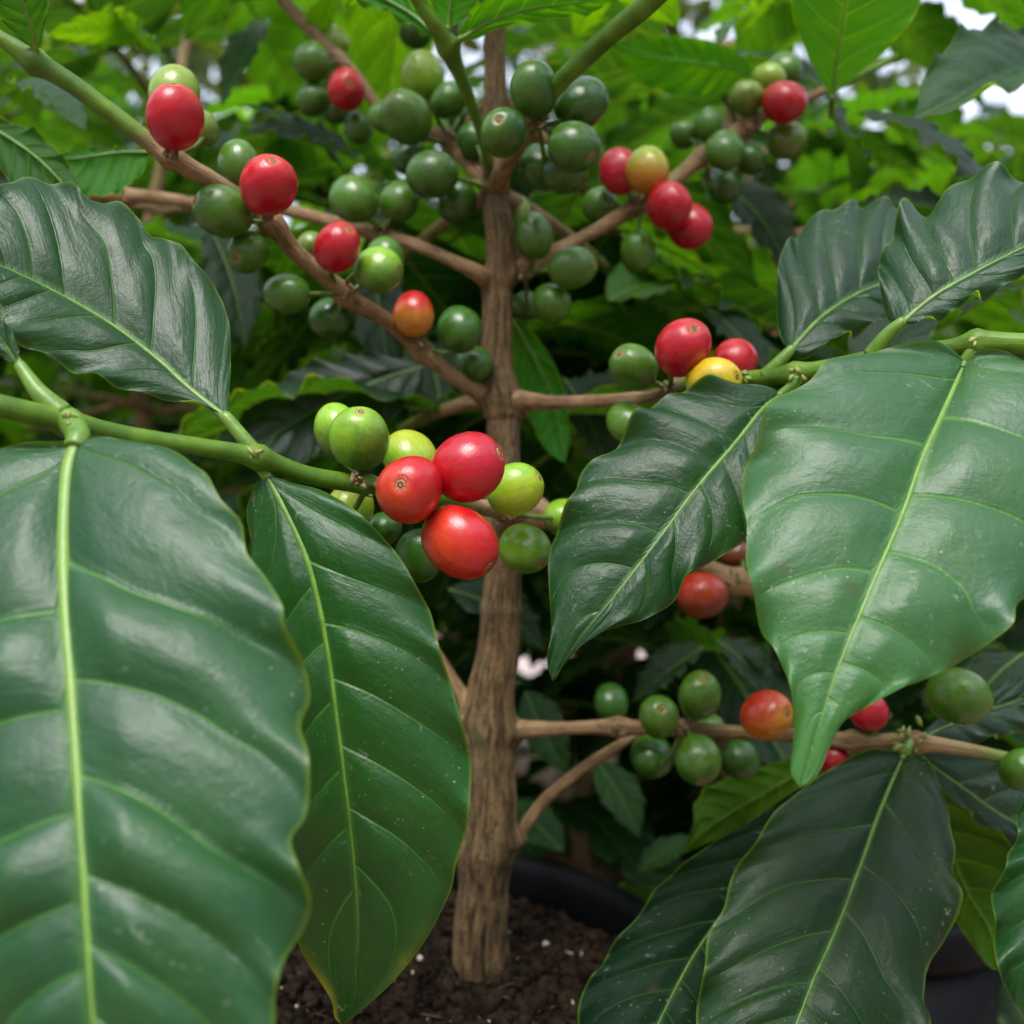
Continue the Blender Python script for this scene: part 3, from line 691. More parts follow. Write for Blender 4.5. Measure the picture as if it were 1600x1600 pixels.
# dark green clump right of the stem top
berry(787, 207, 37, (-.22, -.16), 'dark', N['e1'], .295, 'mid', (-1, 0, 0), label='dark green cherry facing the viewer in front of the stem near the top')
berry(835, 140, 38, (-.16, -.86), 'dark', N['e1'], .298, 'mid', (-1, 0, .3), el=1.08); berry(908, 162, 40, None, 'dark', N['e1'], .308, up=(.6, .3, .7))
berry(897, 229, 39, (.66, .55), 'dark', N['e1'], .298, 'mid', (-.5, 0, 1)); berry(882, 264, 37, None, 'dark', N['e1'], .32); berry(848, 262, 36, None, 'dark', N['e1'], .33)
berry(835, 368, 31, None, 'mid', N['f1'], .345, el=1.14, up=(-.1, .3, 1)); berry(895, 418, 34, (.88, -.05), 'mid', N['f1'], .335, 'green', (0, 0, 1), el=1.08); berry(862, 474, 31, None, 'mid', N['f1'], .345)
berry(808, 332, 22, None, 'olive', N['f1'], .372, el=1.2, up=(0, .2, 1)); berry(815, 388, 22, None, 'mid', N['f1'], .375); berry(822, 478, 24, None, 'dark', N['f1'], .375)
# right upper branch
berry(968, 268, 31, None, 'crimson', N['g1'], .372, el=1.12, up=(-.2, .2, 1)); berry(1012, 266, 33, None, 'orange', N['g1'], .362, 'ylime', (0, 0, 1), el=1.1, up=(0, .3, 1), label='single orange-yellow cherry between crimson ones at the upper right')
berry(1045, 322, 36, None, 'crimson', N['g1'], .358, 'red', (0, 0, 1)); berry(1077, 353, 34, None, 'crimson', N['g1'], .372); berry(937, 321, 28, None, 'mid', N['g1'], .385); berry(997, 393, 28, None, 'mid', N['g1'], .372, el=1.1, up=(0, .2, -1))
berry(1133, 235, 30, None, 'mid', N['g2'], .385); berry(1107, 195, 24, None, 'mid', N['g2'], .395, el=1.1, up=(0, .3, 1)); berry(1068, 210, 22, None, 'green', N['g2'], .405); berry(1172, 250, 23, None, 'dark', N['g2'], .40); berry(1135, 292, 27, None, 'dark', N['g2'], .405)
berry(1225, 160, 34, None, 'red', N['g3'], .392, 'crimson', (0, 0, -1), label='red cherry nearest the top right, below a hanging leaf'); berry(1201, 122, 24, None, 'plime', N['g3'], .405); berry(1167, 153, 27, None, 'plime', N['g3'], .40, 'olive', (0, 0, -1), el=1.08)
berry(1228, 219, 30, None, 'olive', N['g3'], .405); berry(1225, 108, 25, None, 'green', N['g3'], .43)
# right middle branch
berry(1067, 543, 44, (.22, -.48), 'red', N['h1'], .278, 'crimson', (0, 0, -1), label='red cherry with scar near its top, upper one of the right-hand trio'); berry(1148, 566, 37, None, 'crimson', N['h1'], .288, 'red', (0, 0, 1))
berry(1115, 597, 39, (.68, -.10), 'yellow', N['h1'], .2755, 'ylime', (0, 0, -1), label='yellow cherry touching the edge of the right-hand leaf'); berry(990, 573, 36, (-.62, -.40), 'green', N['h1'], .295, 'mid', (0, 0, -1)); berry(982, 660, 32, None, 'green', N['h1'], .30)
berry(1097, 930, 39, None, 'deep', N['i1'], .325, 'rori', (-.3, 0, 1), el=1.06, label='dull brownish red cherry under the right-hand leaf'); berry(1150, 866, 24, None, 'deep', N['i1'], .35)
# lowest branch
berry(1030, 1120, 33, (0, -.50), 'mid', N['j1'], .318, 'green', (0, 0, 1)); berry(1093, 1086, 35, (.08, -.80), 'green', N['j1'], .325, 'mid', (0, 0, -1), el=1.08); berry(1090, 1187, 36, (.08, .72), 'green', N['j1'], .318, 'mid', (0, 0, -1))
berry(1018, 1182, 33, None, 'dark', N['j1'], .345); berry(1156, 1186, 31, None, 'dark', N['j1'], .345); berry(955, 1099, 28, None, 'dark', N['j0'], .37); berry(1110, 1136, 22, None, 'mid', N['j1'], .35)
berry(1198, 1117, 39, (.56, -.22), 'orange', at(1200, 1148, .325), .300, 'rori', (-.8, 0, .9), label='half-ripe cherry, red over orange, half hidden by the big leaf tip')
berry(1357, 1112, 29, None, 'crimson', N['j2'], .315); berry(1303, 1185, 27, None, 'crimson', N['j2'], .322)
berry(1498, 1088, 46, None, 'green', N['j3'], .285, 'mid', (0, 0, -1), label='lone large green cherry above the lowest branch, far right'); berry(1598, 1203, 34, (-.1, -.6), 'mid', N['k1'], .298)

# ------------------------------------------------------------------ large leaves of the main plant
G1 = (.016, .070, .022); G2 = (.020, .085, .022); GD = (.010, .042, .018)
hero_leaf(plant, [(356, 652), (300, 608), (250, 562), (180, 508), (100, 460), (0, 412), (-80, 392)],
    [(330, 641), (250, 618), (180, 606), (130, 590), (98, 566), (70, 553), (40, 546), (0, 525), (-45, 470)],
    [(357, 620), (361, 560), (358, 510), (345, 468), (325, 438), (296, 420), (276, 386), (256, 369), (234, 366), (212, 338), (186, 317), (160, 322), (130, 320), (108, 300), (80, 286), (45, 281), (10, 296), (-50, 345)],
    (.232, .236, .222), -.55, .75, G1, 'glossy dark leaf at the left edge, above the green branch', nv=7.8, arch=.05, cush=.0013, ruf=.0012, seed=.1, rib=.0011, petiole=[(398, 706, .232), (378, 682, .232)], pale=.1)
hero_leaf(plant, [(120, 684), (103, 740), (97, 850), (100, 950), (108, 1060), (117, 1200), (127, 1350), (136, 1500), (146, 1640), (165, 1800)],
    [(90, 697), (0, 698), (-90, 740), (-190, 880), (-250, 1080), (-240, 1330), (-150, 1580), (0, 1720), (100, 1780)],
    [(160, 678), (225, 684), (270, 700), (305, 728), (328, 748), (352, 792), (384, 828), (390, 872), (420, 912), (448, 960), (454, 995), (476, 1040), (483, 1085), (470, 1132), (486, 1185), (488, 1240), (478, 1285), (458, 1315), (470, 1355), (488, 1402), (475, 1450), (446, 1500), (432, 1560), (425, 1620), (360, 1710), (240, 1775)],
    (.205, .165, .150), .45, .25, (.036, .108, .058), 'largest leaf, out of focus in the lower left foreground', nv=7.2, arch=.05, cush=.0026, ruf=.0018, seed=.35, rib=.0018, petiole=[(106, 655, .211), (118, 670, .209)], pale=.9, pr=.002)
hero_leaf(plant, [(412, 738), (445, 800), (480, 880), (508, 1000), (526, 1130), (540, 1240), (552, 1350), (558, 1450), (553, 1520), (534, 1600)],
    [(398, 762), (384, 800), (386, 850), (392, 930), (398, 1040), (406, 1180), (418, 1310), (440, 1430), (466, 1485), (505, 1532), (524, 1560), (527, 1585)],
    [(450, 752), (500, 765), (560, 800), (610, 850), (650, 910), (680, 980), (702, 1055), (724, 1130), (736, 1200), (732, 1280), (714, 1345), (702, 1400), (668, 1462), (620, 1520), (572, 1570), (548, 1592)],
    (.234, .222, .232), .55, .15, (.018, .092, .018), 'long hanging leaf left of the stem with a yellowing tip', nv=7.8, arch=.06, cush=.0012, ruf=.0010, seed=.6, rib=.0010, yellow=1., petiole=[(400, 716, .233), (406, 726, .234)], pale=.1)
hero_leaf(plant, [(1222, 614), (1190, 640), (1150, 690), (1090, 760), (1030, 840), (960, 930), (900, 1005), (863, 1064)],
    [(1195, 603), (1150, 598), (1100, 602), (1045, 618), (1000, 650), (962, 698), (925, 724), (905, 745), (896, 785), (868, 832), (859, 872), (858, 930), (861, 1000), (857, 1040)],
    [(1222, 640), (1212, 700), (1196, 770), (1175, 830), (1140, 862), (1100, 884), (1068, 906), (1054, 938), (1010, 966), (960, 980), (912, 1008), (882, 1038)],
    (.268, .250, .244), .55, -.10, (.014, .064, .020), 'pointed leaf between the stem and the biggest right-hand leaf', nv=7.8, arch=.06, cush=.0012, ruf=.0012, seed=.8, rib=.0009, petiole=[(1246, 590, .268), (1240, 602, .268)], pr=.0012)
hero_leaf(plant, [(1508, 566), (1480, 630), (1440, 720), (1412, 800), (1378, 880), (1340, 970), (1308, 1050), (1278, 1140), (1250, 1230)],
    [(1480, 548), (1440, 542), (1395, 540), (1340, 550), (1290, 568), (1262, 602), (1215, 628), (1190, 662), (1182, 700), (1162, 732), (1160, 790), (1166, 830), (1165, 890), (1176, 940), (1196, 990), (1222, 1040), (1236, 1090), (1240, 1150), (1235, 1205)],
    [(1540, 552), (1600, 556), (1690, 595), (1750, 690), (1745, 800), (1680, 885), (1605, 933), (1572, 956), (1555, 990), (1510, 1030), (1450, 1060), (1390, 1085), (1330, 1122), (1300, 1165), (1275, 1212)],
    (.246, .212, .200), .45, .15, (.065, .155, .085), tip_sheen=1., label='biggest right-hand leaf, pale with sheen, its tip pointing down', nv=7.8, arch=.06, cush=.0015, ruf=.0016, seed=.2, rib=.0010, petiole=[(1526, 536, .246), (1518, 552, .246)], pr=.0015, pale=.5)
hero_leaf(plant, [(1236, 545), (1280, 497), (1330, 462), (1372, 443), (1430, 420), (1480, 400)],
    [(1221, 530), (1214, 480), (1215, 420), (1232, 382), (1262, 350), (1290, 342), (1335, 321), (1375, 322), (1402, 336), (1440, 355)],
    [(1262, 556), (1310, 530), (1350, 516), (1388, 498), (1430, 460), (1460, 425)],
    (.272, .285, .305), .9, -.5, (.014, .060, .022), 'smaller of the two upright leaves at the right, partly behind the other', nv=7.2, arch=.07, cush=.0014, ruf=.0012, seed=.45, rib=.0010, petiole=[(1196, 588, .275), (1215, 568, .273)], pr=.0015)
hero_leaf(plant, [(1408, 502), (1460, 460), (1520, 425), (1600, 384), (1680, 350), (1760, 325)],
    [(1386, 498), (1374, 440), (1374, 402), (1392, 378), (1402, 348), (1416, 330), (1450, 330), (1482, 300), (1530, 279), (1570, 285), (1610, 277), (1690, 285)],
    [(1440, 506), (1500, 480), (1550, 456), (1600, 430), (1660, 395), (1710, 360)],
    (.252, .255, .265), .9, -.5, (.016, .066, .024), 'upright leaf at the right edge above the branch, with bright sheen', nv=7.2, arch=.07, cush=.0015, ruf=.0014, seed=.9, rib=.0010, petiole=[(1362, 556, .257), (1385, 525, .254)], pr=.0017)
hero_leaf(plant, [(1412, 1180), (1378, 1260), (1342, 1360), (1308, 1450), (1272, 1530), (1245, 1600), (1195, 1720)],
    [(1392, 1172), (1340, 1180), (1282, 1210), (1240, 1245), (1205, 1275), (1172, 1330), (1146, 1362), (1130, 1420), (1106, 1462), (1100, 1510), (1088, 1600), (1115, 1680)],
    [(1440, 1185), (1464, 1215), (1480, 1260), (1482, 1292), (1491, 1330), (1486, 1365), (1490, 1420), (1480, 1468), (1450, 1508), (1440, 1560), (1436, 1610), (1340, 1700)],
    (.306, .265, .240), .25, .0, (.016, .050, .018), dull=.3, label='dark glossy leaf hanging from the lowest branch, bottom right', nv=7.8, arch=.06, cush=.0015, ruf=.0014, seed=.15, rib=.0010, petiole=[(1422, 1160, .309), (1417, 1170, .307)], pr=.0011)
hero_leaf(plant, [(1690, 1190), (1680, 1300), (1672, 1420), (1665, 1540), (1640, 1690)],
    [(1640, 1200), (1596, 1240), (1588, 1275), (1588, 1315), (1564, 1352), (1549, 1400), (1556, 1460), (1552, 1502), (1575, 1550), (1600, 1595), (1625, 1650)],
    [(1750, 1230), (1800, 1330), (1800, 1450), (1750, 1580), (1690, 1650)],
    (.24, .222, .22), .4, .2, (.018, .080, .030), 'blurred leaf cut off by the right edge near the bottom', nv=7.2, arch=.08, cush=.0018, ruf=.0020, seed=.7, rib=.0012, petiole=[(1680, 1120, .25), (1690, 1160, .245)])
hero_leaf(plant, [(1265, 1225), (1220, 1290), (1150, 1400), (1080, 1500), (1010, 1640), (980, 1720)],
    [(1235, 1240), (1160, 1290), (1090, 1335), (1030, 1382), (1000, 1430), (958, 1475), (935, 1515), (908, 1560), (905, 1610), (930, 1680)],
    [(1280, 1260), (1280, 1340), (1250, 1450), (1200, 1560), (1100, 1680)],
    (.315, .290, .262), .3, .1, (.010, .030, .019), dull=1., label='matt blue-green leaf behind the dark glossy one, bottom right', nv=7.8, arch=.05, cush=.0012, ruf=.0012, seed=.5, rib=.0007, petiole=[(1300, 1165, .323), (1285, 1195, .33)])
hero_leaf(plant, [(1432, 1178), (1470, 1205), (1520, 1240), (1570, 1275), (1640, 1310), (1720, 1340)],
    [(1450, 1170), (1510, 1180), (1570, 1195), (1620, 1225), (1680, 1280)],
    [(1445, 1200), (1480, 1245), (1530, 1285), (1585, 1310), (1640, 1335)],
    (.314, .318, .32), .9, -.7, (.010, .040, .018), nv=7.2, arch=.05, cush=.0012, ruf=.001, seed=.3, rib=.0008)
hero_leaf(plant, [(1440, 1180), (1470, 1290), (1510, 1390), (1545, 1450), (1560, 1515)],
    [(1455, 1230), (1462, 1320), (1480, 1410), (1520, 1480), (1548, 1510)],
    [(1480, 1200), (1540, 1270), (1590, 1340), (1600, 1420), (1580, 1490)],
    (.325, .335, .33), .2, -.2, (.028, .062, .008), top=False, nv=7.2, arch=.05, seed=.35, rib=.0006)
hero_leaf(plant, [(1440, 1152), (1500, 1125), (1570, 1100), (1640, 1080), (1720, 1070)],
    [(1455, 1130), (1510, 1095), (1570, 1068), (1640, 1050)],
    [(1460, 1165), (1530, 1160), (1600, 1140), (1670, 1110)],
    (.315, .33, .34), .8, -.6, (.010, .040, .020), nv=7.2, arch=.05, seed=.75, rib=.0007)
hero_leaf(plant, [(1290, 1180), (1220, 1225), (1150, 1265), (1100, 1300), (1066, 1335)],
    [(1250, 1180), (1180, 1200), (1120, 1222), (1085, 1250), (1082, 1295)],
    [(1280, 1220), (1230, 1270), (1165, 1295), (1110, 1315)],
    (.35, .36, .365), .6, -.4, (.030, .070, .008), top=False, nv=7.2, arch=.05, seed=.55, rib=.0006)
# upper leaves seen from below, light coming through
hero_leaf(plant, [(1300, 152), (1306, 100), (1315, 40), (1325, -30), (1330, -110)],
    [(1288, 135), (1262, 85), (1242, 35), (1235, -20), (1260, -80)],
    [(1325, 128), (1375, 90), (1415, 45), (1440, -5), (1420, -70)],
    (.36, .345, .33), -.1, -.1, (.040, .14, .012), 'bright green leaf hanging from the top edge at the right, seen from below', nv=7.2, top=False, arch=.05, cush=.0009, ruf=.0008, seed=.25, rib=.0007, petiole=[(1300, 182, .37), (1300, 166, .365)], pr=.001)
hero_leaf(plant, [(1180, 118), (1130, 105), (1060, 95), (1000, 85), (955, 68)],
    [(1165, 90), (1120, 66), (1060, 56), (1000, 60)],
    [(1165, 132), (1110, 150), (1050, 148), (995, 125)],
    (.43, .42, .41), -.3, .6, (.040, .14, .012), nv=7.2, top=False, arch=.05, seed=.85, rib=.0006)
hero_leaf(plant, [(718, 60), (760, 35), (820, 15), (890, 5), (980, -10)],
    [(724, 40), (760, 0), (820, -30), (900, -30)],
    [(735, 62), (790, 42), (850, 30), (920, 22)],
    (.302, .30, .295), -.9, .6, (.040, .15, .010), nv=7.2, top=False, arch=.06, seed=.15, rib=.0007, petiole=[(703, 76, .308), (710, 72, .306)], pr=.0010)
hero_leaf(plant, [(700, 45), (705, 0), (715, -50), (730, -110)],
    [(680, 20), (668, -30), (690, -90)], [(722, 30), (760, -20), (760, -80)],
    (.304, .30, .29), -.2, -.2, (.035, .13, .012), nv=7.2, top=False, arch=.06, seed=.65, rib=.0007, petiole=[(700, 74, .308), (700, 60, .306)], pr=.0010)
hero_leaf(plant, [(680, 58), (650, 30), (610, 5), (560, -20), (500, -40)],
    [(668, 55), (630, 32), (580, 8), (520, -15)], [(672, 40), (640, 0), (590, -50), (530, -60)],
    (.310, .318, .33), -.4, .3, (.030, .11, .012), nv=7.2, top=False, arch=.08, seed=.95, rib=.0007, petiole=[(700, 80, .308), (692, 68, .309)], pr=.0010)
hero_leaf(plant, [(58, 82), (50, 40), (35, 0), (20, -60)], [(40, 70), (5, 40), (-20, 0), (-10, -40)], [(66, 60), (74, 20), (72, -20), (50, -50)],
    (.270, .262, .255), .2, .3, (.018, .070, .014), nv=7, top=False, arch=.06, seed=.2, rib=.0008, petiole=[(62, 104, .273), (60, 92, .271)])
hero_leaf(plant, [(-40, 190), (10, 215), (60, 250), (100, 290), (130, 325)], [(0, 185), (50, 200), (95, 240), (120, 280)], [(-30, 230), (10, 275), (60, 310), (100, 325)],
    (.32, .315, .31), .5, -.5, (.014, .045, .010), nv=7, top=False, arch=.06, seed=.5, rib=.0007)
hero_leaf(plant, [(232, 240), (190, 240), (150, 245), (110, 250), (85, 245)], [(215, 232), (170, 230), (125, 232)], [(225, 262), (190, 295), (140, 305), (110, 285)],
    (.34, .335, .33), .2, -.5, (.018, .070, .010), nv=7, top=False, arch=.06, seed=.7, rib=.0006)
hero_leaf(plant, [(28, 570), (5, 535), (-20, 500), (-60, 430)], [(8, 560), (-20, 540), (-60, 490)], [(26, 545), (12, 500), (-20, 440)],
    (.212, .215, .22), .3, -.2, (.018, .080, .02), nv=7, arch=.06, seed=.1, rib=.0009, petiole=[(98, 648, .211), (60, 612, .211)], pr=.0018)
hero_leaf(plant, [(660, 572), (600, 590), (530, 620), (450, 665), (370, 715)], [(630, 558), (560, 556), (480, 575), (410, 615), (370, 665)], [(655, 610), (610, 660), (540, 700), (450, 730)],
    (.40, .395, .39), .6, -.4, (.010, .036, .020), 'broad shaded leaf left of the stem behind the lime cherries', nv=7.2, arch=.06, seed=.6, rib=.0008)
hero_leaf(plant, [(800, 500), (835, 560), (862, 620), (876, 680), (884, 725)], [(812, 500), (852, 545), (882, 610), (890, 680)], [(800, 540), (812, 610), (835, 670), (860, 710)],
    (.37, .375, .37), -.2, -.2, (.025, .095, .012), top=False, nv=7.2, arch=.06, seed=.3, rib=.0006)

# other leaves of the main plant in the middle distance (shared shapes): base px,py,Y  tip px,py,Y  normal  width  colour  variant
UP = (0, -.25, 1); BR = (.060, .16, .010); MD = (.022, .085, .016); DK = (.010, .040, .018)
for (bx, by, bY, tx, ty, tY, n, wd, col, k) in [
    (1300, 182, .40, 1345, 300, .44, (.2, -.8, .5), 1.5, DK, 2), (1340, 175, .42, 1640, 300, .40, (.2, -.5, .8), 1.1, DK, 1), (1680, 100, .38, 1425, 150, .335, (-.15, -.75, .7), 1.1, MD, 2),
    (950, 470, .42, 1120, 420, .45, (0, -.7, .8), 1.2, BR, 0), (1100, 480, .42, 1230, 560, .40, (0, -.6, .8), 1., DK, 1), (1120, 280, .44, 1240, 420, .42, (.1, -.8, .5), 1.1, DK, 4),
    (880, 590, .42, 960, 760, .40, (.3, -.7, .6), 1., DK, 0), (870, 620, .43, 1010, 600, .42, (0, -.6, 1), 1., DK, 2), (560, 250, .45, 380, 190, .42, (0, -.7, .7), 1., DK, 2), (540, 270, .45, 400, 130, .43, (0, -.5, .9), .9, MD, 1),
    (590, 400, .45, 600, 560, .42, (-.2, -.8, .5), 1., DK, 3), (330, 360, .43, 380, 530, .41, (.3, -.8, .5), .9, DK, 0), (690, 640, .42, 640, 470, .44, (0, -.7, .7), 1., DK, 5),
    (540, 10, .36, 620, -90, .33, (0, .4, 1), 1.1, BR, 0), (900, 60, .42, 960, -30, .40, (0, .4, 1), 1.1, BR, 1), (1150, 60, .44, 1220, -40, .42, (0, .3, 1), 1., BR, 2), (1060, 40, .42, 960, -60, .40, (0, .4, 1), 1.1, BR, 3),
    (230, 60, .42, 70, 20, .40, (0, .5, 1), 1.1, BR, 1), (420, 30, .45, 330, 150, .44, (0, -.5, .8), 1.1, MD, 0), (150, 40, .42, 300, 70, .40, (0, .5, 1), .9, BR, 5),
    (20, 130, .38, 130, 190, .36, (0, -.5, 1), 1., MD, 2), (520, -10, .40, 470, 80, .42, (0, -.4, 1), 1.1, BR, 5),
    (820, 1080, .43, 900, 1200, .42, (0, -.8, .5), 1.2, MD, 1), (930, 1190, .44, 1000, 1310, .43, (.2, -.8, .4), 1.2, MD, 0), (880, 1330, .46, 800, 1240, .48, (0, -.8, .6), 1.1, MD, 2),
    (700, 920, .40, 860, 1010, .40, (0, -.7, .7), 1.1, DK, 4), (1120, 1000, .42, 1240, 1080, .41, (0, -.6, .8), 1.1, DK, 3), (1100, 1010, .42, 980, 1090, .43, (0, -.6, .8), 1.1, DK, 2), (1600, 1020, .36, 1500, 1130, .35, (0, -.5, .8), 1.1, DK, 1),
    (1600, 450, .32, 1480, 500, .33, (0, -.4, .9), 1., DK, 2), (1340, 600, .36, 1450, 420, .38, (0, -.6, .8), 1., DK, 3), (1000, 1360, .45, 1080, 1290, .45, (0, -.5, .9), 1., MD, 3), (1500, 330, .40, 1330, 300, .42, (0, -.6, .8), 1., DK, 0),
    (1180, 20, .42, 1110, 60, .40, (0, .3, 1), 1.1, BR, 0), (650, -30, .36, 760, 20, .38, (0, .2, 1), 1.1, BR, 2)]:
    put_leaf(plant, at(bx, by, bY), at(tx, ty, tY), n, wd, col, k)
# leaves of this plant above the frame, which shade the stem
for k in range(22):
    a_ = random.uniform(0, 6.28); rr = random.uniform(.02, .20); z = random.uniform(.60, .78)
    b = Vector((-.01+rr*math.cos(a_), .36+rr*math.sin(a_)*.8, z)); d = Vector((math.cos(a_), math.sin(a_), -random.uniform(.1, .6)))*.09
    if b.y < .24: b.y += .15
    put_leaf(plant, b, b+d, (0, 0, 1), 1.1, BR if k % 2 else MD, k % 6)

def side_shoot(root, p0, d, L, leafL, step, mat_green=True, cols=GREENS, rib=True):
    d = d.normalized(); n = 8
    P = [p0+d*(L*i/(n-1))+Vector((0, 0, -.18*L*(i/(n-1))**2)) for i in range(n)]
    br = tube_obj('branch', P, np.linspace(.0030, .0012, n), TWIG, root, 7, None, dict(green=np.linspace(.2, 1, n)))
    k = int(L/step)
    for i in range(1, k+1):
        if root is plant and (p0+d*(L*i/k)).y < .425 and p0.z > .42: continue
        f_ = i/k; q = p0+d*(L*f_)+Vector((0, 0, -.18*L*f_**2))
        for sgn in (-1, 1):
            side = Vector((-d.y, d.x, 0)).normalized()*sgn
            dr = (side*random.uniform(.6, 1)+d*random.uniform(.3, .9)+Vector((0, 0, random.uniform(-.75, .25)))).normalized()
            ll = leafL*random.uniform(.7, 1.15)*(1-.2*f_)
            put_leaf(root, q, q+dr*ll, (random.uniform(-.35, .35), random.uniform(-.35, .35), 1), random.uniform(.95, 1.2), random.choice(cols), rib=rib)
DKS = [(.010, .040, .016), (.014, .052, .018), (.008, .034, .018), (.020, .075, .016)]
for (py, dx, dy, dz, L) in ((300, -.45, 1, .1, .20), (300, .5, 1, .05, .20), (440, .1, 1, .1, .17), (622, .35, 1, 0, .18), (622, -.5, 1, .05, .18), (150, -.38, 1, .02, .26), (150, .42, 1, .0, .26), (160, 0, 1, 0, .2)):
    side_shoot(plant, at(776, py, .356), Vector((dx, dy, dz)), L, .125, .042, cols=DKS)

# ------------------------------------------------------------------ neighbouring plants
def shrub(loc, height, spread, tiers, leafL, label, cols=GREENS, name='leafy_shrub', cat='shrub', z0=.12, group='leafy plants crowded behind the coffee plant', rib=True, step=.055, arms=2):
    root = empty(name, loc); tag(root, label, cat, group)
    n = 16; P = [Vector(loc)+Vector((.02*math.sin(i*.6+loc[0]*9), .02*math.cos(i*.5), height*i/(n-1))) for i in range(n)]
    tube_obj('trunk', P, np.linspace(.009, .003, n), TWIG, root, 9, None, dict(green=np.linspace(0, .4, n)))
    for i in range(tiers):
        z = z0+(height-z0)*i/(tiers-1); a0 = i*1.35+random.uniform(-.3, .3)
        for s_ in range(arms):
            a_ = a0+2*math.pi*s_/arms+random.uniform(-.2, .2); L = spread*(1-.45*i/tiers)*random.uniform(.8, 1.1)
            side_shoot(root, Vector(loc)+Vector((0, 0, z)), Vector((math.cos(a_), math.sin(a_), .28)), L, leafL, step, cols=cols, rib=rib)
    return root
DKS = [(.010, .040, .016), (.014, .052, .018), (.008, .034, .018), (.020, .075, .016)]
BRS = [(.035, .13, .014), (.028, .11, .014), (.05, .17, .014), (.016, .06, .018)]
shrub((-.46, .88, 0), .66, .30, 10, .115, 'leafy dark green shrub behind the left edge of the coffee plant', DKS)
shrub((-.14, .80, 0), .68, .26, 9, .11, 'dark leafy shrub directly behind the brown stem, on its left', DKS, z0=.2)
shrub((.19, .82, 0), .70, .27, 9, .11, 'leafy shrub behind the gap between stem and right-hand leaves', GREENS, z0=.22)
shrub((.52, .88, 0), .66, .30, 10, .115, 'dark leafy shrub behind the right-hand leaves', DKS, z0=.12)
shrub((-.22, 1.25, 0), .76, .36, 9, .13, 'taller bright green shrub further back at the upper left', BRS, rib=False, step=.07)
shrub((.12, 1.30, 0), .95, .36, 9, .13, 'taller mid green shrub further back behind the stem top', GREENS, rib=False, step=.07)
shrub((.48, 1.35, 0), .70, .38, 9, .13, 'mid green shrub further back at the upper right', GREENS, rib=False, step=.07)
shrub((-.80, 1.30, 0), 1.0, .40, 9, .13, 'bright shrub at the far left of the back row', BRS, rib=False, step=.07)
shrub((.98, 1.30, 0), .85, .40, 9, .13, 'dark shrub at the far right of the back row', DKS, rib=False, step=.07)

shrub((-.21, .63, 0), .66, .20, 10, .14, 'broad-leaved dark shrub close behind the stem, on its left', DKS, z0=.12, step=.045)
shrub((.14, .63, 0), .64, .20, 10, .14, 'broad-leaved dark shrub close behind the stem, on its right', DKS, z0=.10, step=.05)
for (x, y, h_, lab) in ((-.30, .70, .42, 'low dark shrub behind the left foreground leaves'), (.06, .66, .36, 'low shrub just behind the black pot'), (.20, .80, .42, 'low dark shrub behind the lowest branch'), (.80, .95, .40, 'low dark shrub behind the leaves at the lower right'), (-.02, 1.0, .44, 'low shrub between the stem and the pale path'), (.26, 1.05, .46, 'second row low shrub behind the lowest branch'), (.46, 1.0, .46, 'second row low shrub at the right'), (-.42, 1.08, .48, 'second row low shrub at the left')):
    shrub((x, y, 0), h_, .24, 8, .105, lab, DKS if x != .06 else GREENS, z0=.04, step=.05, rib=y < .9)
# pink flowering plant
pv, pf = [], []
for k in range(5):
    a_ = 2*math.pi*k/5; b0 = len(pv)
    for (r_, w_, z_) in ((.12, .05, 0), (.45, .26, .08), (.8, .33, .16), (1.0, .18, .12)):
        for s_ in (-1, 0, 1):
            x, y = r_, s_*w_; pv.append((x*math.cos(a_)-y*math.sin(a_), x*math.sin(a_)+y*math.cos(a_), z_+.06*abs(s_)))
    for i in range(3):
        for j in range(2): q = b0+i*3+j; pf.append([q, q+1, q+4, q+3])
PET = mesh('petals', pv, pf, PINK); EYE = mesh('flower_eye', ico_v*.14+np.array([0, 0, .06]), ico_f, POLLEN)
fl = empty('flowering_plant', (.12, 1.75, 0)); tag(fl, 'plant with small pale pink flowers, blurred, seen through gaps behind the stem', 'flowering plant')
stem_pts = [(692, 960, 1.0), (700, 1000, 1.02), (712, 985, 1.0), (905, 700, 1.5), (895, 735, 1.5), (915, 720, 1.5), (940, 500, 1.6), (955, 520, 1.6), (925, 470, 1.6), (1190, 445, 1.5), (1205, 450, 1.5), (1180, 455, 1.52), (905, 680, 1.52), (885, 760, 1.5), (935, 455, 1.62), (968, 505, 1.6), (1120, 1020, 1.3), (1110, 1030, 1.3), (695, 1030, 1.05), (1000, 1330, 1.4), (820, 1290, 1.5), (835, 1275, 1.5)]
for (x, y, Y) in stem_pts:
    c = at(x, y, Y); rt_ = Matrix.Translation(c) @ Vector((random.uniform(-.5, .5), -1, random.uniform(.1, .8))).to_track_quat('Z', 'Y').to_matrix().to_4x4() @ Matrix.Scale(random.uniform(.007, .012), 4)
    o = obj('flower', PET, fl, rt_); obj('flower_eye', EYE, o, rt_)
    g0 = Vector((c.x+random.uniform(-.05, .05), c.y+.12, 0))
    tube_obj('flower_stem', catmull([np.array(g0), np.array((g0+c)/2+Vector((.02, .03, .05))), np.array(c)], 8), np.full(8, .0016), STALK, fl, 5)

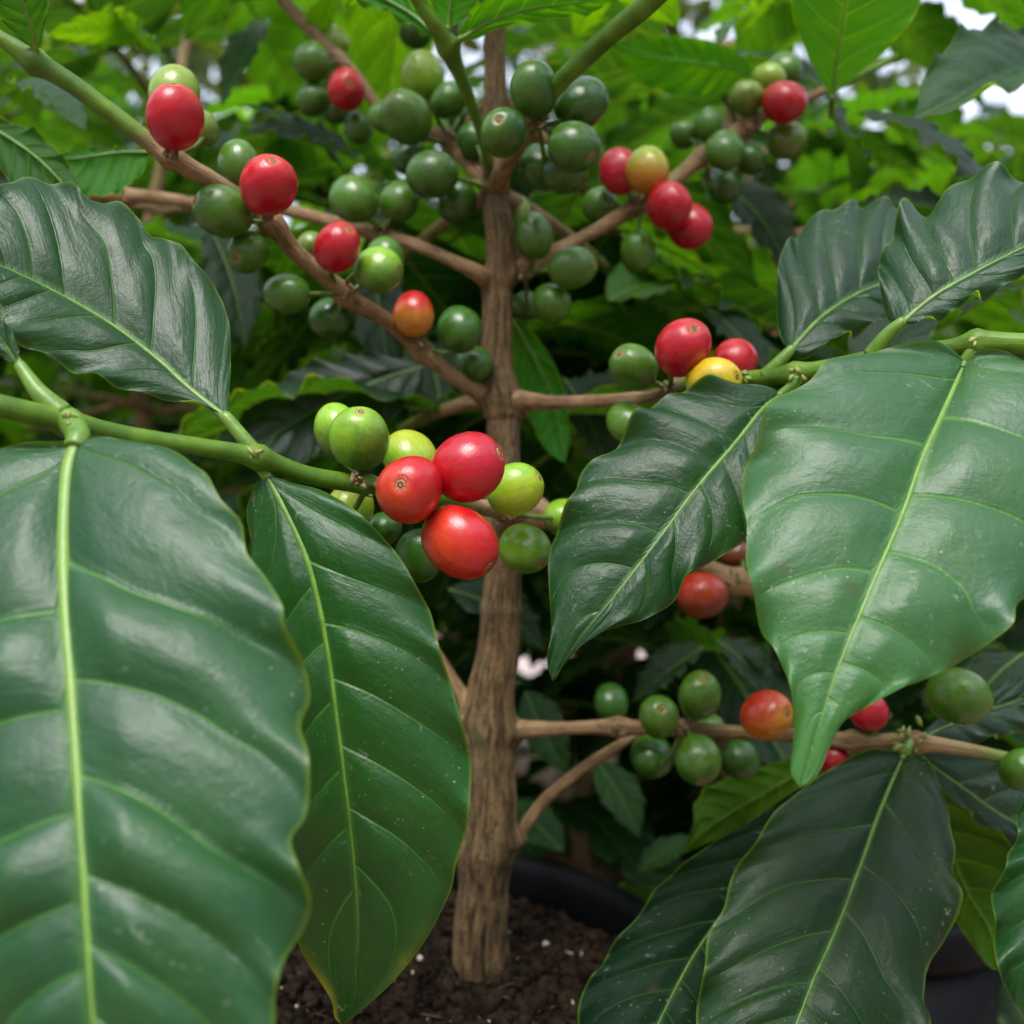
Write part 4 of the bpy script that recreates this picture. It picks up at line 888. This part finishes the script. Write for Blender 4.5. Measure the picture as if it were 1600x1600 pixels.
# ------------------------------------------------------------------ far foliage: hedge of trees beyond the path plus an added unseen ring behind the camera, one mass
def far_mass(name, n, fn, size, cols, label):
    mats = []
    V = np.zeros((n*6, 3)); Fq = np.zeros((n*2, 4), int); A = np.zeros(n*6)
    base = np.array([(0, 0, 0), (.35, .24, .03), (.75, .18, 0), (1, 0, -.08), (.75, -.18, 0), (.35, -.24, .03)])
    for i in range(n):
        p = fn(); d = rng.normal(size=3); d[2] = d[2]*.5-.35; d /= np.linalg.norm(d)
        u = rng.normal(size=3)*.5+np.array([0, 0, 1.]); u -= d*u.dot(d); u /= np.linalg.norm(u); y = np.cross(u, d)
        L = size*rng.uniform(.6, 1.3)
        V[i*6:i*6+6] = p+L*(base[:, :1]*d+base[:, 1:2]*y+base[:, 2:]*u)
        Fq[i*2] = [i*6, i*6+1, i*6+2, i*6+3]; Fq[i*2+1] = [i*6, i*6+3, i*6+4, i*6+5]; A[i*6:i*6+6] = rng.random()
    m = NT(name+'_leaf'); a_ = m.attr('tint').outputs['Fac']
    c = m.mix(a_, RGB(*cols[0]), RGB(*cols[1])); m.L(c, m.p.inputs['Base Color']); m.p.inputs['Roughness'].default_value = .45
    tr = m.new('BsdfTranslucent'); m.L(m.mix(1., c, RGB(2.2, 2.2, .8), 'MULTIPLY'), tr.inputs['Color'])
    mx = m.new('MixShader'); mx.inputs[0].default_value = .35; m.L(m.p.outputs[0], mx.inputs[1]); m.L(tr.outputs[0], mx.inputs[2]); m.L(mx.outputs[0], m.out.inputs[0])
    o = obj(name, mesh(name, V, Fq, m.m, dict(tint=A))); return tag(o, label, 'foliage', None, 'stuff')
def hedge_pt():
    if rng.random() < .55: a = rng.uniform(-1.1, 1.1)
    else: a = rng.uniform(1.1, 2*math.pi-1.1)  # unseen sides and rear, added to darken what the leaves reflect
    rr = 3.2+rng.random()*1.3; x, y = rr*math.sin(a), rr*math.cos(a)
    top = 1.6+.25*math.sin(a*7)+.18*math.sin(a*15+1)-(.25 if .3 < a < 1. else 0)
    if y < 1: top += 1.1*min(1, 1-y)  # unseen rear part raised to keep low reflections dark
    return np.array([x, y, top*rng.random()**.8])
far_mass('far_hedge', 52000, hedge_pt, .13, ((.008, .03, .010), (.03, .09, .015)), 'blurred wall of green foliage far behind the plants, under the bright sky, plus an added unseen part behind the camera')
def canopy_pt():
    while True:
        x = rng.uniform(-4, 4); y = 3.5+rng.random()*2.; z = rng.uniform(1.6, 3.8)
        if mn.noise(Vector((x*1.3, y*.8, z*1.6))) > (.24 if x/y > .36 or -.42 < x/y < -.24 else .12): return np.array([x, y, z])
far_mass('overhanging_canopy', 9000, canopy_pt, .14, ((.03, .06, .015), (.10, .14, .04)), 'thin blurred tree canopy with white sky showing through')
bpy.context.view_layer.update()
print('objects', len(bpy.data.objects), 'tris', sum(len(m.polygons) for m in bpy.data.meshes)*2)
